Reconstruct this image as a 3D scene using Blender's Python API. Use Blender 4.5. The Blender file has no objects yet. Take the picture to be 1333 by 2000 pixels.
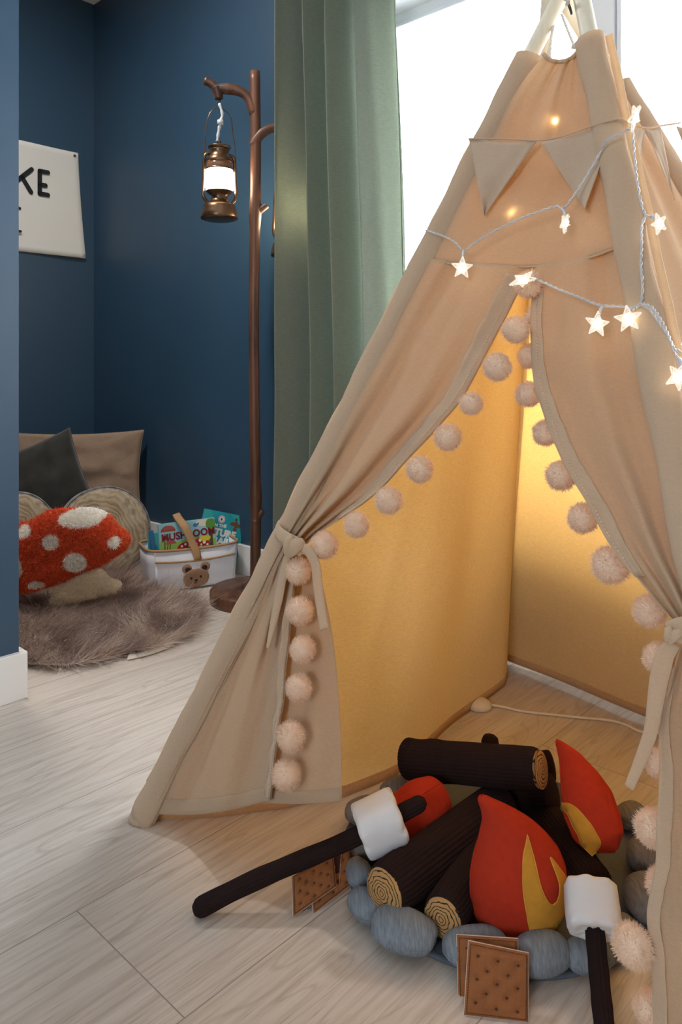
import bpy, bmesh, math, random
import numpy as np
from mathutils import Vector, Matrix, Euler, noise
from mathutils.geometry import delaunay_2d_cdt
random.seed(7); rng = np.random.default_rng(7)
S = bpy.context.scene; COL = S.collection
PI = math.pi
F, CX, HY, CH = 1470.0, 666.5, 715.0, 0.82          # focal length, principal column, horizon row, camera height
CAM = Vector((0, 0, CH))
YAW = math.atan2(.733, .680)                        # the room is turned by this against the view
U = Vector((math.cos(YAW), math.sin(YAW), 0)); V = Vector((-math.sin(YAW), math.cos(YAW), 0))
WB, WA = 1.921, 3.472                               # wall_window at u, wall_back at v
CEIL = 2.63
def P(px, py, z): return Vector(((px-CX)/F*z, z, CH-(py-HY)/F*z))
def G(px, py, h=0.0):
    z = (CH-h)*F/(py-HY); return Vector(((px-CX)/F*z, z, h))
def ray(px, py, p0, n, off=0):
    d = Vector(((px-CX)/F, 1, -(py-HY)/F)); t = ((p0+n*off-CAM).dot(n))/d.dot(n); return CAM+d*t
def UV(u, v, z): return U*u+V*v+Vector((0, 0, z))
def lin(c):
    c = c/255.0
    return c/12.92 if c <= .04045 else ((c+.055)/1.055)**2.4
def rgb(r, g, b): return (lin(r), lin(g), lin(b), 1)

# ------------------------------------------------------------------ materials
class NT:
    def __init__(s, name):
        s.m = bpy.data.materials.new(name); s.m.use_nodes = True; s.t = s.m.node_tree; s.t.nodes.clear()
        s.out = s.n('ShaderNodeOutputMaterial')
    def n(s, ty, ins={}, **kw):
        o = s.t.nodes.new(ty)
        for k, v in kw.items(): setattr(o, k, v)
        for k, v in ins.items():
            if isinstance(v, bpy.types.NodeSocket): s.t.links.new(v, o.inputs[k])
            else: o.inputs[k].default_value = v
        return o
    def ramp(s, fac, stops, interp='LINEAR'):
        r = s.n('ShaderNodeValToRGB', {'Fac': fac}); e = r.color_ramp; e.interpolation = interp
        while len(e.elements) < len(stops): e.elements.new(.5)
        for q, (p, c) in zip(e.elements, stops): q.position = p; q.color = c
        return r.outputs['Color']
    def math(s, op, a, b=0.0, c=0.0):
        return s.n('ShaderNodeMath', {0: a, 1: b, 2: c}, operation=op).outputs[0]
    def mixc(s, f, a, b, mode='MIX'):
        o = s.n('ShaderNodeMix', data_type='RGBA', blend_type=mode)
        for k, v in ((0, f), (6, a), (7, b)):
            if isinstance(v, bpy.types.NodeSocket): s.t.links.new(v, o.inputs[k])
            else: o.inputs[k].default_value = v
        return o.outputs[2]
    def surf(s, sh): s.t.links.new(sh, s.out.inputs['Surface']); return s.m
def scale(c, k): return (min(c[0]*k, 1), min(c[1]*k, 1), min(c[2]*k, 1), 1)
def simple(name, col, rough=.6, metal=0, vary=.12, nscale=30, bump=.0, bscale=200, sheen=0, stretch=(1, 1, 1), spec=.5, coat=0, detail=4):
    t = NT(name); tc = t.n('ShaderNodeTexCoord').outputs['Object']
    mp = t.n('ShaderNodeMapping', {'Vector': tc, 'Scale': stretch}).outputs[0]
    nz = t.n('ShaderNodeTexNoise', {'Vector': mp, 'Scale': nscale, 'Detail': detail})
    c = t.ramp(nz.outputs['Fac'], [(.25, scale(col, 1-vary)), (.75, scale(col, 1+vary))])
    b = t.n('ShaderNodeBsdfPrincipled', {'Base Color': c, 'Roughness': rough, 'Metallic': metal, 'Sheen Weight': sheen, 'Specular IOR Level': spec, 'Coat Weight': coat})
    if bump:
        n2 = t.n('ShaderNodeTexNoise', {'Vector': mp, 'Scale': bscale, 'Detail': 3})
        bp = t.n('ShaderNodeBump', {'Height': n2.outputs['Fac'], 'Strength': bump, 'Distance': .002})
        t.t.links.new(bp.outputs[0], b.inputs['Normal'])
    return t.surf(b.outputs[0])
def weave(name, col, tcol, tf, scale_=900, bump=.25, vary=.1, rough=.9, slub=1.0):
    """thin woven cloth: diffuse front and back plus light coming through"""
    t = NT(name); tc = t.n('ShaderNodeTexCoord').outputs['Object']
    m1 = t.n('ShaderNodeMapping', {'Vector': tc, 'Scale': (1, 1, 9)}).outputs[0]
    m2 = t.n('ShaderNodeMapping', {'Vector': tc, 'Scale': (9, 9, 1)}).outputs[0]
    n1 = t.n('ShaderNodeTexNoise', {'Vector': m1, 'Scale': scale_*.09, 'Detail': 4}).outputs['Fac']
    n2 = t.n('ShaderNodeTexNoise', {'Vector': m2, 'Scale': scale_*.09, 'Detail': 4}).outputs['Fac']
    big = t.n('ShaderNodeTexNoise', {'Vector': tc, 'Scale': 5, 'Detail': 3}).outputs['Fac']
    w = t.math('ADD', t.math('MULTIPLY', n1, .6), t.math('MULTIPLY', n2, .4))
    c = t.ramp(w, [(.3, scale(col, 1-vary*slub)), (.7, scale(col, 1+vary*slub))])
    d = t.n('ShaderNodeBsdfDiffuse', {'Color': c, 'Roughness': .6})
    c2 = t.ramp(w, [(.3, scale(tcol, 1-2*vary)), (.7, scale(tcol, 1+2*vary))])
    bp = t.n('ShaderNodeBump', {'Height': w, 'Strength': bump, 'Distance': .0015})
    t.t.links.new(bp.outputs[0], d.inputs['Normal'])
    if not tf: return t.surf(d.outputs[0])
    tr = t.n('ShaderNodeBsdfTranslucent', {'Color': c2})
    mx = t.n('ShaderNodeMixShader', {0: tf, 1: d.outputs[0], 2: tr.outputs[0]})
    return t.surf(mx.outputs[0])
def emit(name, col, st):
    t = NT(name); e = t.n('ShaderNodeEmission', {'Color': col, 'Strength': st}); return t.surf(e.outputs[0])

M = {}
def wallpaint():
    t = NT('navy_paint'); tc = t.n('ShaderNodeTexCoord').outputs['Object']
    n1 = t.n('ShaderNodeTexNoise', {'Vector': tc, 'Scale': 260, 'Detail': 2}).outputs['Fac']
    n2 = t.n('ShaderNodeTexNoise', {'Vector': tc, 'Scale': 1.3, 'Detail': 3}).outputs['Fac']
    c = t.ramp(n2, [(.3, rgb(43, 71, 94)), (.7, rgb(46, 75, 99))])
    bp = t.n('ShaderNodeBump', {'Height': n1, 'Strength': .12, 'Distance': .001})
    b = t.n('ShaderNodeBsdfPrincipled', {'Base Color': c, 'Roughness': .45, 'Normal': bp.outputs[0], 'Specular IOR Level': .6})
    return t.surf(b.outputs[0])
M['navy'] = wallpaint()
M['white_wall'] = simple('grey_plaster', rgb(158, 154, 148), .8, vary=.02, nscale=3, bump=.1)
M['ceil'] = simple('ceiling_paint', rgb(225, 225, 225), .9, vary=.02, nscale=3)
M['trim'] = simple('white_gloss_paint', rgb(232, 230, 226), .35, vary=.01, nscale=6)
M['upvc'] = simple('white_window_plastic', rgb(232, 236, 242), .3, vary=.01, nscale=6)
def floor_mat():
    t = NT('oak_plank_floor'); tc = t.n('ShaderNodeTexCoord').outputs['Object']
    mp = t.n('ShaderNodeMapping', {'Vector': tc, 'Location': (-.56, -1.062+.274*10, 0)}).outputs[0]
    br = t.n('ShaderNodeTexBrick', {'Vector': mp, 'Color1': (0, 0, 0, 1), 'Color2': (1, 1, 1, 1), 'Mortar': (.5, .5, .5, 1), 'Scale': 1.0, 'Mortar Size': .0011, 'Mortar Smooth': .3, 'Bias': 0, 'Brick Width': 1.86, 'Row Height': .274}, offset=.5, offset_frequency=2)
    pr = br.outputs['Color']
    off = t.n('ShaderNodeVectorMath', {0: pr, 1: (13.7, 5.3, 9.1)}, operation='MULTIPLY').outputs[0]
    v = t.n('ShaderNodeVectorMath', {0: mp, 1: off}, operation='ADD').outputs[0]
    # long cathedral figure
    g0 = t.n('ShaderNodeMapping', {'Vector': v, 'Scale': (.9, 7, 1)}).outputs[0]
    nz = t.n('ShaderNodeTexNoise', {'Vector': g0, 'Scale': 1.0, 'Detail': 2, 'Roughness': .5, 'Distortion': .6}).outputs['Fac']
    ringn = t.math('FRACT', t.math('MULTIPLY', nz, 16))
    ring = t.math('ABSOLUTE', t.math('SUBTRACT', ringn, .5))
    g1 = t.n('ShaderNodeMapping', {'Vector': v, 'Scale': (3.5, 90, 1)}).outputs[0]
    fib = t.n('ShaderNodeTexNoise', {'Vector': g1, 'Scale': 1.0, 'Detail': 5, 'Roughness': .65}).outputs['Fac']
    g2 = t.n('ShaderNodeMapping', {'Vector': v, 'Scale': (16, 420, 1)}).outputs[0]
    pore = t.n('ShaderNodeTexNoise', {'Vector': g2, 'Scale': 1.0, 'Detail': 3, 'Roughness': .6}).outputs['Fac']
    base = t.ramp(fib, [(.22, rgb(184, 169, 156)), (.5, rgb(212, 201, 190)), (.8, rgb(227, 219, 210))])
    c = t.mixc(t.math('MULTIPLY', t.ramp(ring, [(.0, (1, 1, 1, 1)), (.12, (0, 0, 0, 1))]), .34), base, rgb(160, 145, 132), 'MIX')
    pl = t.ramp(pore, [(.30, (1, 1, 1, 1)), (.42, (0, 0, 0, 1))])
    c = t.mixc(t.math('MULTIPLY', pl, .45), c, rgb(150, 136, 124))
    tone = t.ramp(pr, [(0, (.94, .93, .92, 1)), (1, (1.0, 1.0, 1.0, 1))])
    c = t.mixc(1.0, c, tone, 'MULTIPLY')
    c = t.mixc(t.math('MULTIPLY', br.outputs['Fac'], .6), c, rgb(105, 92, 84))
    h = t.math('SUBTRACT', t.math('ADD', t.math('MULTIPLY', fib, .3), t.math('MULTIPLY', pore, .35)), t.math('MULTIPLY', br.outputs['Fac'], 1.5))
    bp = t.n('ShaderNodeBump', {'Height': h, 'Strength': .35, 'Distance': .001})
    b = t.n('ShaderNodeBsdfPrincipled', {'Base Color': c, 'Roughness': .42, 'Normal': bp.outputs[0], 'Specular IOR Level': .45})
    return t.surf(b.outputs[0])
M['floor'] = floor_mat()
def glass():
    t = NT('window_glass')
    tr = t.n('ShaderNodeBsdfTransparent', {'Color': (.97, .98, .98, 1)}); gl = t.n('ShaderNodeBsdfGlossy', {'Color': (1, 1, 1, 1), 'Roughness': .02})
    fr = t.n('ShaderNodeFresnel', {'IOR': 1.3}).outputs[0]
    return t.surf(t.n('ShaderNodeMixShader', {0: fr, 1: tr.outputs[0], 2: gl.outputs[0]}).outputs[0])
M['glass'] = glass()
M['canvas'] = weave('beige_canvas', rgb(210, 190, 165), rgb(248, 221, 186), .42, 1500, .15, .06)
M['canvas_in'] = weave('canvas_side', rgb(222, 195, 158), rgb(252, 214, 160), .60, 1100, .25, .09)
M['ribbon'] = weave('canvas_hem', rgb(220, 200, 175), rgb(246, 214, 170), .34, 1500, .15, .05)
M['penn'] = weave('pennant_cotton', rgb(212, 192, 170), rgb(240, 200, 150), .2, 1500, .12, .05)
M['stitch'] = simple('stitch_thread', rgb(238, 205, 170), .8)
M['pole'] = simple('pale_pine', rgb(231, 221, 200), .5, vary=.06, nscale=20, stretch=(8, 8, .6))
M['pom'] = simple('pompom_yarn', rgb(238, 210, 186), .95, vary=.06, nscale=300, sheen=.0)
M['rope'] = simple('cotton_rope', rgb(225, 218, 205), .9, bump=.3, bscale=900)
M['curtain'] = weave('sage_curtain', rgb(146, 154, 143), rgb(196, 204, 190), .38, 700, .3, .10)
def wood(name, a, b, rough=.35, st=(30, 30, 3)):
    t = NT(name); tc = t.n('ShaderNodeTexCoord').outputs['Object']
    mp = t.n('ShaderNodeMapping', {'Vector': tc, 'Scale': st}).outputs[0]
    n = t.n('ShaderNodeTexNoise', {'Vector': mp, 'Scale': 1.0, 'Detail': 5, 'Distortion': .5}).outputs['Fac']
    c = t.ramp(n, [(.3, a), (.7, b)])
    bp = t.n('ShaderNodeBump', {'Height': n, 'Strength': .2, 'Distance': .003})
    return t.surf(t.n('ShaderNodeBsdfPrincipled', {'Base Color': c, 'Roughness': rough, 'Normal': bp.outputs[0]}).outputs[0])
M['dwood'] = wood('dark_stained_wood', rgb(60, 36, 25), rgb(118, 76, 52), .42)
M['bronze'] = simple('antique_bronze', rgb(118, 92, 70), .32, metal=.85, vary=.35, nscale=25)
M['globe'] = emit('lit_frosted_globe', (1, .80, .55, 1), 30)
M['clearcap'] = simple('brown_glass', rgb(120, 90, 70), .1, vary=.1)
M['cable'] = simple('pale_lamp_cable', rgb(205, 208, 212), .4)
M['wcable'] = simple('clear_light_cable', rgb(205, 203, 205), .3)
M['posterm'] = weave('poster_canvas', rgb(222, 222, 218), rgb(230, 225, 210), .0, 1500, .15, .02)
M['ink'] = simple('black_print', rgb(18, 20, 26), .7)
M['steel'] = simple('pin_steel', rgb(90, 90, 95), .3, metal=.9)
def ringmat(name, a, b, freq, dist=.8, width=.25):
    t = NT(name); tc = t.n('ShaderNodeTexCoord').outputs['Object']
    sx = t.n('ShaderNodeSeparateXYZ', {0: tc})
    nz = t.n('ShaderNodeTexNoise', {'Vector': tc, 'Scale': 48, 'Detail': 3}).outputs['Fac']
    r = t.math('SQRT', t.math('ADD', t.math('MULTIPLY', sx.outputs[1], sx.outputs[1]), t.math('MULTIPLY', sx.outputs[2], sx.outputs[2])))
    f = t.math('FRACT', t.math('ADD', t.math('MULTIPLY', r, freq), t.math('MULTIPLY', nz, dist)))
    c = t.ramp(f, [(0, b), (width, b), (width+.06, a)], 'LINEAR')
    return t.surf(t.n('ShaderNodeBsdfPrincipled', {'Base Color': c, 'Roughness': .9}).outputs[0])
M['logend'] = ringmat('embroidered_rings', rgb(190, 146, 92), rgb(40, 26, 22), 200, 3.0, .22)
def slicemat():
    t = NT('wood_slice_print'); tc = t.n('ShaderNodeTexCoord').outputs['Object']
    mp = t.n('ShaderNodeMapping', {'Vector': tc, 'Location': (0, .03, .01)}).outputs[0]
    sx = t.n('ShaderNodeSeparateXYZ', {0: mp})
    nz = t.n('ShaderNodeTexNoise', {'Vector': tc, 'Scale': 9, 'Detail': 4}).outputs['Fac']
    r = t.math('SQRT', t.math('ADD', t.math('MULTIPLY', sx.outputs[1], sx.outputs[1]), t.math('MULTIPLY', sx.outputs[2], sx.outputs[2])))
    w = t.math('SINE', t.math('ADD', t.math('MULTIPLY', r, 330), t.math('MULTIPLY', nz, 34)))
    n2 = t.n('ShaderNodeTexNoise', {'Vector': tc, 'Scale': 14, 'Detail': 6}).outputs['Fac']
    c = t.ramp(t.math('ADD', t.math('MULTIPLY', w, .10), n2), [(.25, rgb(128, 104, 78)), (.5, rgb(176, 158, 130)), (.8, rgb(196, 186, 164))])
    c = t.mixc(t.math('MULTIPLY', t.ramp(n2, [(.60, (0, 0, 0, 1)), (.68, (1, 1, 1, 1))]), .55), c, rgb(110, 82, 56))
    return t.surf(t.n('ShaderNodeBsdfPrincipled', {'Base Color': c, 'Roughness': .9}).outputs[0])
M['slice'] = slicemat()
M['bark'] = simple('bark_print', rgb(150, 142, 138), .9, vary=.6, nscale=22, stretch=(.3, 1.6, 1.6), detail=8)
M['cord'] = simple('brown_corduroy', rgb(40, 28, 27), .95, vary=.12, nscale=60, sheen=.0, spec=.15)
M['redfelt'] = simple('red_felt', rgb(180, 53, 31), .95, vary=.08, nscale=90, bump=.3, bscale=700, spec=.2)
M['yelfelt'] = simple('yellow_felt', rgb(206, 148, 48), .95, vary=.08, nscale=90, bump=.3, bscale=700)
M['grnfelt'] = simple('olive_felt', rgb(165, 140, 45), .95, vary=.1, nscale=160, bump=.3, bscale=900)
M['mallow'] = simple('white_cotton', rgb(225, 227, 232), .85, vary=.02, nscale=40, bump=.1, bscale=900)
M['jersey'] = simple('grey_blue_jersey', rgb(124, 133, 143), .95, vary=.28, nscale=36, stretch=(10, .9, 3), bump=.2, bscale=60)
M['jersey2'] = simple('warm_grey_jersey', rgb(118, 114, 112), .95, vary=.28, nscale=36, stretch=(10, .9, 3), bump=.2, bscale=60)
M['mat'] = simple('slate_felt', rgb(92, 98, 112), .9, vary=.08, nscale=120)
M['cracker'] = simple('brown_felt', rgb(150, 94, 54), .95, vary=.14, nscale=50, bump=.4, bscale=500)
M['crackerw'] = simple('cream_felt', rgb(214, 200, 188), .95, vary=.05, nscale=60)
M['thread'] = simple('dark_brown_thread', rgb(96, 56, 34), .9)
M['choc'] = simple('chocolate_felt', rgb(66, 32, 30), .95, vary=.1)
M['linen'] = weave('brown_linen', rgb(158, 137, 119), rgb(0, 0, 0), .0, 600, .5, .16)
M['velvet'] = simple('dark_velvet', rgb(40, 41, 37), .9, vary=.6, nscale=14, sheen=.5, detail=6)
M['mred'] = simple('mushroom_red_tuft', rgb(228, 98, 56), .95, vary=.12, nscale=80)
M['mwhite'] = simple('mushroom_white_tuft', rgb(250, 246, 238), .95, vary=.05, nscale=80)
M['mcream'] = simple('mushroom_cream_tuft', rgb(244, 230, 204), .95, vary=.06, nscale=80)
M['hide'] = simple('suede_backing', rgb(222, 212, 198), .9, vary=.04)
def furmat():
    t = NT('taupe_fur'); at = t.n('ShaderNodeAttribute', attribute_name='strand').outputs['Fac']
    c = t.ramp(at, [(0, rgb(136, 112, 101)), (.5, rgb(188, 164, 150)), (1, rgb(224, 206, 192))])
    return t.surf(t.n('ShaderNodeBsdfPrincipled', {'Base Color': c, 'Roughness': .7, 'Sheen Weight': .2}).outputs[0])
M['fur'] = furmat()
M['bwhite'] = simple('white_basket_canvas', rgb(226, 226, 232), .85, vary=.02, nscale=20, bump=.15, bscale=600)
M['tan'] = simple('tan_webbing', rgb(178, 140, 98), .85, vary=.06, nscale=90, bump=.2, bscale=900)
M['bear'] = simple('bear_fleece', rgb(160, 122, 95), .95, vary=.15, nscale=120, bump=.6, bscale=300)
M['beardk'] = simple('bear_dark_thread', rgb(48, 32, 28), .9)
M['page'] = simple('book_pages', rgb(230, 226, 215), .8, vary=.04, stretch=(1, 60, 1))
def paint(name, r, g, b, rough=.35): 
    if name not in M: M[name] = simple(name, rgb(r, g, b), rough, vary=.04, nscale=25)
    return M[name]
paint('teal', 40, 165, 176); paint('teal2', 60, 180, 178); paint('blue', 50, 118, 178); paint('sky', 150, 200, 212)
paint('maroon', 128, 26, 42); paint('capred', 176, 84, 82); paint('capbr', 150, 80, 70); paint('leaf', 92, 150, 66); paint('leaf2', 150, 190, 90)
paint('white_ink', 240, 240, 236); paint('red_ink', 176, 34, 44); paint('yel_ink', 226, 206, 60); paint('pink_ink', 214, 96, 142); paint('trunk', 96, 78, 60)
paint('cream_ink', 228, 216, 190); paint('orange_ink', 226, 168, 60); paint('navy_ink', 30, 62, 98); paint('brown_ink', 122, 84, 58)
def starmat():
    t = NT('clear_acrylic_star')
    g = t.n('ShaderNodeBsdfTransparent', {'Color': (1, .97, .92, 1)}); r = t.n('ShaderNodeBsdfPrincipled', {'Base Color': (1, .95, .88, 1), 'Roughness': .15, 'Emission Color': (1, .85, .65, 1), 'Emission Strength': .15})
    return t.surf(t.n('ShaderNodeMixShader', {0: .28, 1: g.outputs[0], 2: r.outputs[0]}).outputs[0])
M['star'] = starmat()
M['starrim'] = emit('lit_star_edge', (1, .90, .78, 1), .8)
M['led'] = emit('warm_led', (1, .82, .55, 1), 14)
M['switch'] = simple('cream_plastic', rgb(226, 214, 196), .35, vary=.01)

# ------------------------------------------------------------------ object helpers
def wmat(o):
    m = o.matrix_basis.copy()
    while o.parent: o = o.parent; m = o.matrix_basis @ m
    return m
def tag(o, label=None, cat=None, group=None, kind=None):
    if label: o['label'] = label
    if cat: o['category'] = cat
    if group: o['group'] = group
    if kind: o['kind'] = kind
    return o
def empty(name, loc, label, cat, group=None, rot=None):
    o = bpy.data.objects.new(name, None); COL.objects.link(o); o.location = loc; o.empty_display_size = .05
    if rot is not None: o.rotation_euler = rot
    return tag(o, label, cat, group)
def mk(name, verts, faces, mats, parent=None, local=False, smooth=True, midx=None, loc=None, solid=0, sub=0, bevel=0, keep=False, smooth_angle=None):
    """verts in world space unless local; becomes one mesh object"""
    A = np.array([tuple(v) for v in verts], dtype=float).reshape(-1, 3)
    if not isinstance(mats, (list, tuple)): mats = [mats]
    o = bpy.data.objects.new(name, bpy.data.meshes.new(name)); COL.objects.link(o)
    if parent is not None:
        o.parent = parent
        if not local:
            if loc is not None:
                Mi = wmat(parent).inverted(); lo = Mi @ Vector(loc); o.location = lo
            Mi = np.array(wmat(o).inverted()); A = A @ Mi[:3, :3].T + Mi[:3, 3]
    elif not local and not keep:
        l = Vector(loc) if loc is not None else Vector(((A[:, 0].min()+A[:, 0].max())/2, (A[:, 1].min()+A[:, 1].max())/2, A[:, 2].min()))
        o.location = l; A = A - np.array(l)
    me = o.data; me.from_pydata(A.tolist(), [], [tuple(int(i) for i in f) for f in faces]); 
    for m in mats: me.materials.append(M[m] if isinstance(m, str) else m)
    if midx is not None: me.polygons.foreach_set('material_index', list(midx))
    me.polygons.foreach_set('use_smooth', [smooth]*len(me.polygons)); me.update()
    if solid:
        s = o.modifiers.new('s', 'SOLIDIFY'); s.thickness = solid; s.offset = 0
    if bevel:
        s = o.modifiers.new('b', 'BEVEL'); s.width = bevel; s.segments = 2; s.limit_method = 'ANGLE'
    if sub:
        s = o.modifiers.new('u', 'SUBSURF'); s.levels = sub; s.render_levels = sub
    return o
def gridf(n, m, closed=False, base=0):
    f = []
    for i in range(n-1):
        for j in range(m if closed else m-1):
            k = (j+1) % m; f.append((base+i*m+j, base+i*m+k, base+(i+1)*m+k, base+(i+1)*m+j))
    return f
def grid(name, rows, mat, parent=None, **kw):
    n, m = len(rows), len(rows[0]); return mk(name, [p for r in rows for p in r], gridf(n, m), mat, parent, **kw)
class MB:
    def __init__(s): s.v = []; s.f = []; s.mi = []
    def add(s, v, f, mi=0):
        b = len(s.v); s.v += [tuple(p) for p in v]; s.f += [tuple(b+i for i in q) for q in f]; s.mi += [mi]*len(f); return s
    def box(s, a, b, mi=0, Mx=None):
        x0, y0, z0 = a; x1, y1, z1 = b
        v = [(x0,y0,z0),(x1,y0,z0),(x1,y1,z0),(x0,y1,z0),(x0,y0,z1),(x1,y0,z1),(x1,y1,z1),(x0,y1,z1)]
        if Mx is not None: v = [Mx @ Vector(p) for p in v]
        return s.add(v, [(0,3,2,1),(4,5,6,7),(0,1,5,4),(1,2,6,5),(2,3,7,6),(3,0,4,7)], mi)
    def tube(s, pts, rad, seg=10, mi=0, caps=True, flat=None, rib=0, ribn=0):
        pts = [Vector(p) for p in pts]; n = len(pts)
        if not hasattr(rad, '__len__'): rad = [rad]*n
        t = (pts[1]-pts[0]).normalized(); up = Vector((0, 0, 1)) if abs(t.z) < .9 else Vector((1, 0, 0))
        a = (up - t*up.dot(t)).normalized(); v = []
        for i in range(n):
            t = (pts[min(i+1, n-1)]-pts[max(i-1, 0)]).normalized(); a = (a-t*a.dot(t)).normalized(); b = t.cross(a)
            for k in range(seg):
                th = 2*PI*k/seg; r = rad[i]*(1+(rib*math.sin(ribn*th) if rib else 0)); v.append(pts[i]+a*(math.cos(th)*r)+b*(math.sin(th)*r*(flat or 1)))
        f = gridf(n, seg, True)
        if caps: f += [tuple(range(seg))[::-1], tuple((n-1)*seg+k for k in range(seg))]
        return s.add(v, f, mi)
    def lathe(s, prof, c=(0, 0, 0), seg=32, mi=0, Mx=None):
        v = []
        for r, z in prof:
            for k in range(seg):
                th = 2*PI*k/seg; p = Vector((r*math.cos(th), r*math.sin(th), z)); v.append((Mx @ p if Mx is not None else p)+Vector(c))
        return s.add(v, gridf(len(prof), seg, True), mi)
    def obj(s, name, mats, parent=None, **kw): return mk(name, s.v, s.f, mats, parent, midx=s.mi, **kw)
def cr(pts, n, dim=None):
    """Catmull-Rom resample of a polyline to n points, by chord length"""
    A = np.array([tuple(p) for p in pts], float); d = np.r_[0, np.cumsum(np.linalg.norm(np.diff(A, axis=0), axis=1))]; 
    E = np.vstack([2*A[0]-A[1], A, 2*A[-1]-A[-2]]); out = []
    for s_ in (np.linspace(0, d[-1], n) if np.isscalar(n) else np.asarray(n)*d[-1]):
        i = min(max(np.searchsorted(d, s_, side='right')-1, 0), len(A)-2); t = (s_-d[i])/max(d[i+1]-d[i], 1e-9)
        p0, p1, p2, p3 = E[i], E[i+1], E[i+2], E[i+3]
        out.append(.5*((2*p1)+(-p0+p2)*t+(2*p0-5*p1+4*p2-p3)*t*t+(-p0+3*p1-3*p2+p3)*t**3))
    return np.array(out)
def fibres(pts, nrm, length, width, jit=.4, curl=0, segs=1, lean=None):
    """numpy: tapered hair ribbons; returns verts, faces, per-vertex strand value"""
    n = len(pts); d = nrm + rng.normal(0, jit, (n, 3)); 
    if lean is not None: d = d + lean
    d /= np.linalg.norm(d, axis=1)[:, None]; L = length*(.6+.8*rng.random(n))[:, None]
    side = np.cross(d, rng.normal(0, 1, (n, 3))); side /= np.linalg.norm(side, axis=1)[:, None]
    K = segs+1; V_ = np.zeros((n, K*2, 3)); cdir = rng.normal(0, 1, (n, 3))*curl
    for k in range(K):
        s_ = k/segs; c = pts + d*L*s_ + cdir*L*s_*s_; w = width*(1-.85*s_)*.5
        V_[:, 2*k] = c-side*w; V_[:, 2*k+1] = c+side*w
    b = (np.arange(n)*K*2)[:, None]; fs = [np.hstack([b+2*k, b+2*k+1, b+2*k+3, b+2*k+2]) for k in range(segs)]
    return V_.reshape(-1, 3), np.vstack(fs), np.repeat(rng.random(n), K*2)
def fastmesh(name, V_, F_, mats, midx=None, attr=None, smooth=True):
    me = bpy.data.meshes.new(name); nv, nf = len(V_), len(F_)
    me.vertices.add(nv); me.vertices.foreach_set('co', np.asarray(V_, float).ravel())
    me.loops.add(nf*4); me.loops.foreach_set('vertex_index', np.asarray(F_).ravel().astype(np.int32))
    me.polygons.add(nf); me.polygons.foreach_set('loop_start', np.arange(nf, dtype=np.int32)*4)
    try: me.polygons.foreach_set('loop_total', np.full(nf, 4, dtype=np.int32))
    except Exception: pass
    me.polygons.foreach_set('use_smooth', [smooth]*nf)
    if midx is not None: me.polygons.foreach_set('material_index', np.asarray(midx, dtype=np.int32))
    if attr is not None:
        a = me.attributes.new('strand', 'FLOAT', 'POINT'); a.data.foreach_set('value', attr)
    for m in mats: me.materials.append(M[m])
    me.update(calc_edges=True); me.validate(); return me
def decal(poly, fn, step=.006):
    """triangulate a 2D outline, lift each point to 3D with fn(x, y)"""
    def inside(x, y):
        c = False; j = len(poly)-1
        for i in range(len(poly)):
            xi, yi = poly[i]; xj, yj = poly[j]
            if (yi > y) != (yj > y) and x < (xj-xi)*(y-yi)/(yj-yi)+xi: c = not c
            j = i
        return c
    xs = [p[0] for p in poly]; ys = [p[1] for p in poly]; pts = [Vector(p[:2]) for p in poly]; n0 = len(pts)
    x = min(xs)
    while x < max(xs):
        y = min(ys)
        while y < max(ys):
            if inside(x, y) and min((Vector((x, y))-q).length for q in pts[:n0]) > step*.45: pts.append(Vector((x, y)))
            y += step
        x += step
    r = delaunay_2d_cdt(pts, [(i, (i+1) % n0) for i in range(n0)], [], 1, 1e-6)
    return [fn(p.x, p.y) for p in r[0]], [tuple(f) for f in r[2]]
def smoothpoly(p, n=60):
    q = cr(list(p)+[p[0]], n+1)[:-1]; return [tuple(a) for a in q]
def nz(p, s=1.0): return noise.noise(Vector(p)*s)

# ------------------------------------------------------------------ setting (room axes are u, v)
ROT = Matrix.Rotation(YAW, 4, 'Z')
def room(name, mb, mat, sm=False, bevel=0):
    o = mb.obj(name, mat, local=True, smooth=sm, bevel=bevel); o.matrix_basis = ROT.copy(); o['kind'] = 'structure'; return o
U0, V0 = -2.4, -2.6
NU, NV = .821, 1.848                                 # corner of the near wall at the mouth of the nook
TH = .12
room('floor', MB().box((U0-.1, V0-.1, -.05), (WB+.35, WA+.1, 0)), 'floor')
room('ceiling', MB().box((U0-.1, V0-.1, CEIL), (WB+.35, WA+.1, CEIL+.05)), 'ceil')
room('wall_back', MB().box((-1.3, WA, 0), (WB+.2, WA+.1, CEIL)), 'navy')
room('wall_nook', MB().box((-1.4, NV, 0), (-1.3, WA+.1, CEIL)), 'navy')
room('wall_left', MB().box((U0, NV, 0), (NU, NV+TH, CEIL)), 'navy')
room('wall_rear', MB().box((U0-.1, V0, 0), (U0, -1.0, CEIL)).box((U0-.1, .1, 0), (U0, NV+TH, CEIL)).box((U0-.1, -1.0, 0), (U0, .1, .9)).box((U0-.1, -1.0, 2.0), (U0, .1, CEIL)), 'white_wall')
room('wall_front', MB().box((U0, V0-.1, 0), (WB+.2, V0, CEIL)), 'white_wall')
W0, W1, WZ0, WZ1 = WA-4.35, WA-1.80, .50, 2.03        # window opening in v and z
room('wall_window', MB().box((WB, V0, 0), (WB+.22, W0, CEIL)).box((WB, W1, 0), (WB+.22, WA+.1, CEIL)).box((WB, W0, 0), (WB+.22, W1, WZ0)).box((WB, W0, WZ1), (WB+.22, W1, CEIL)), 'navy')
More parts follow.
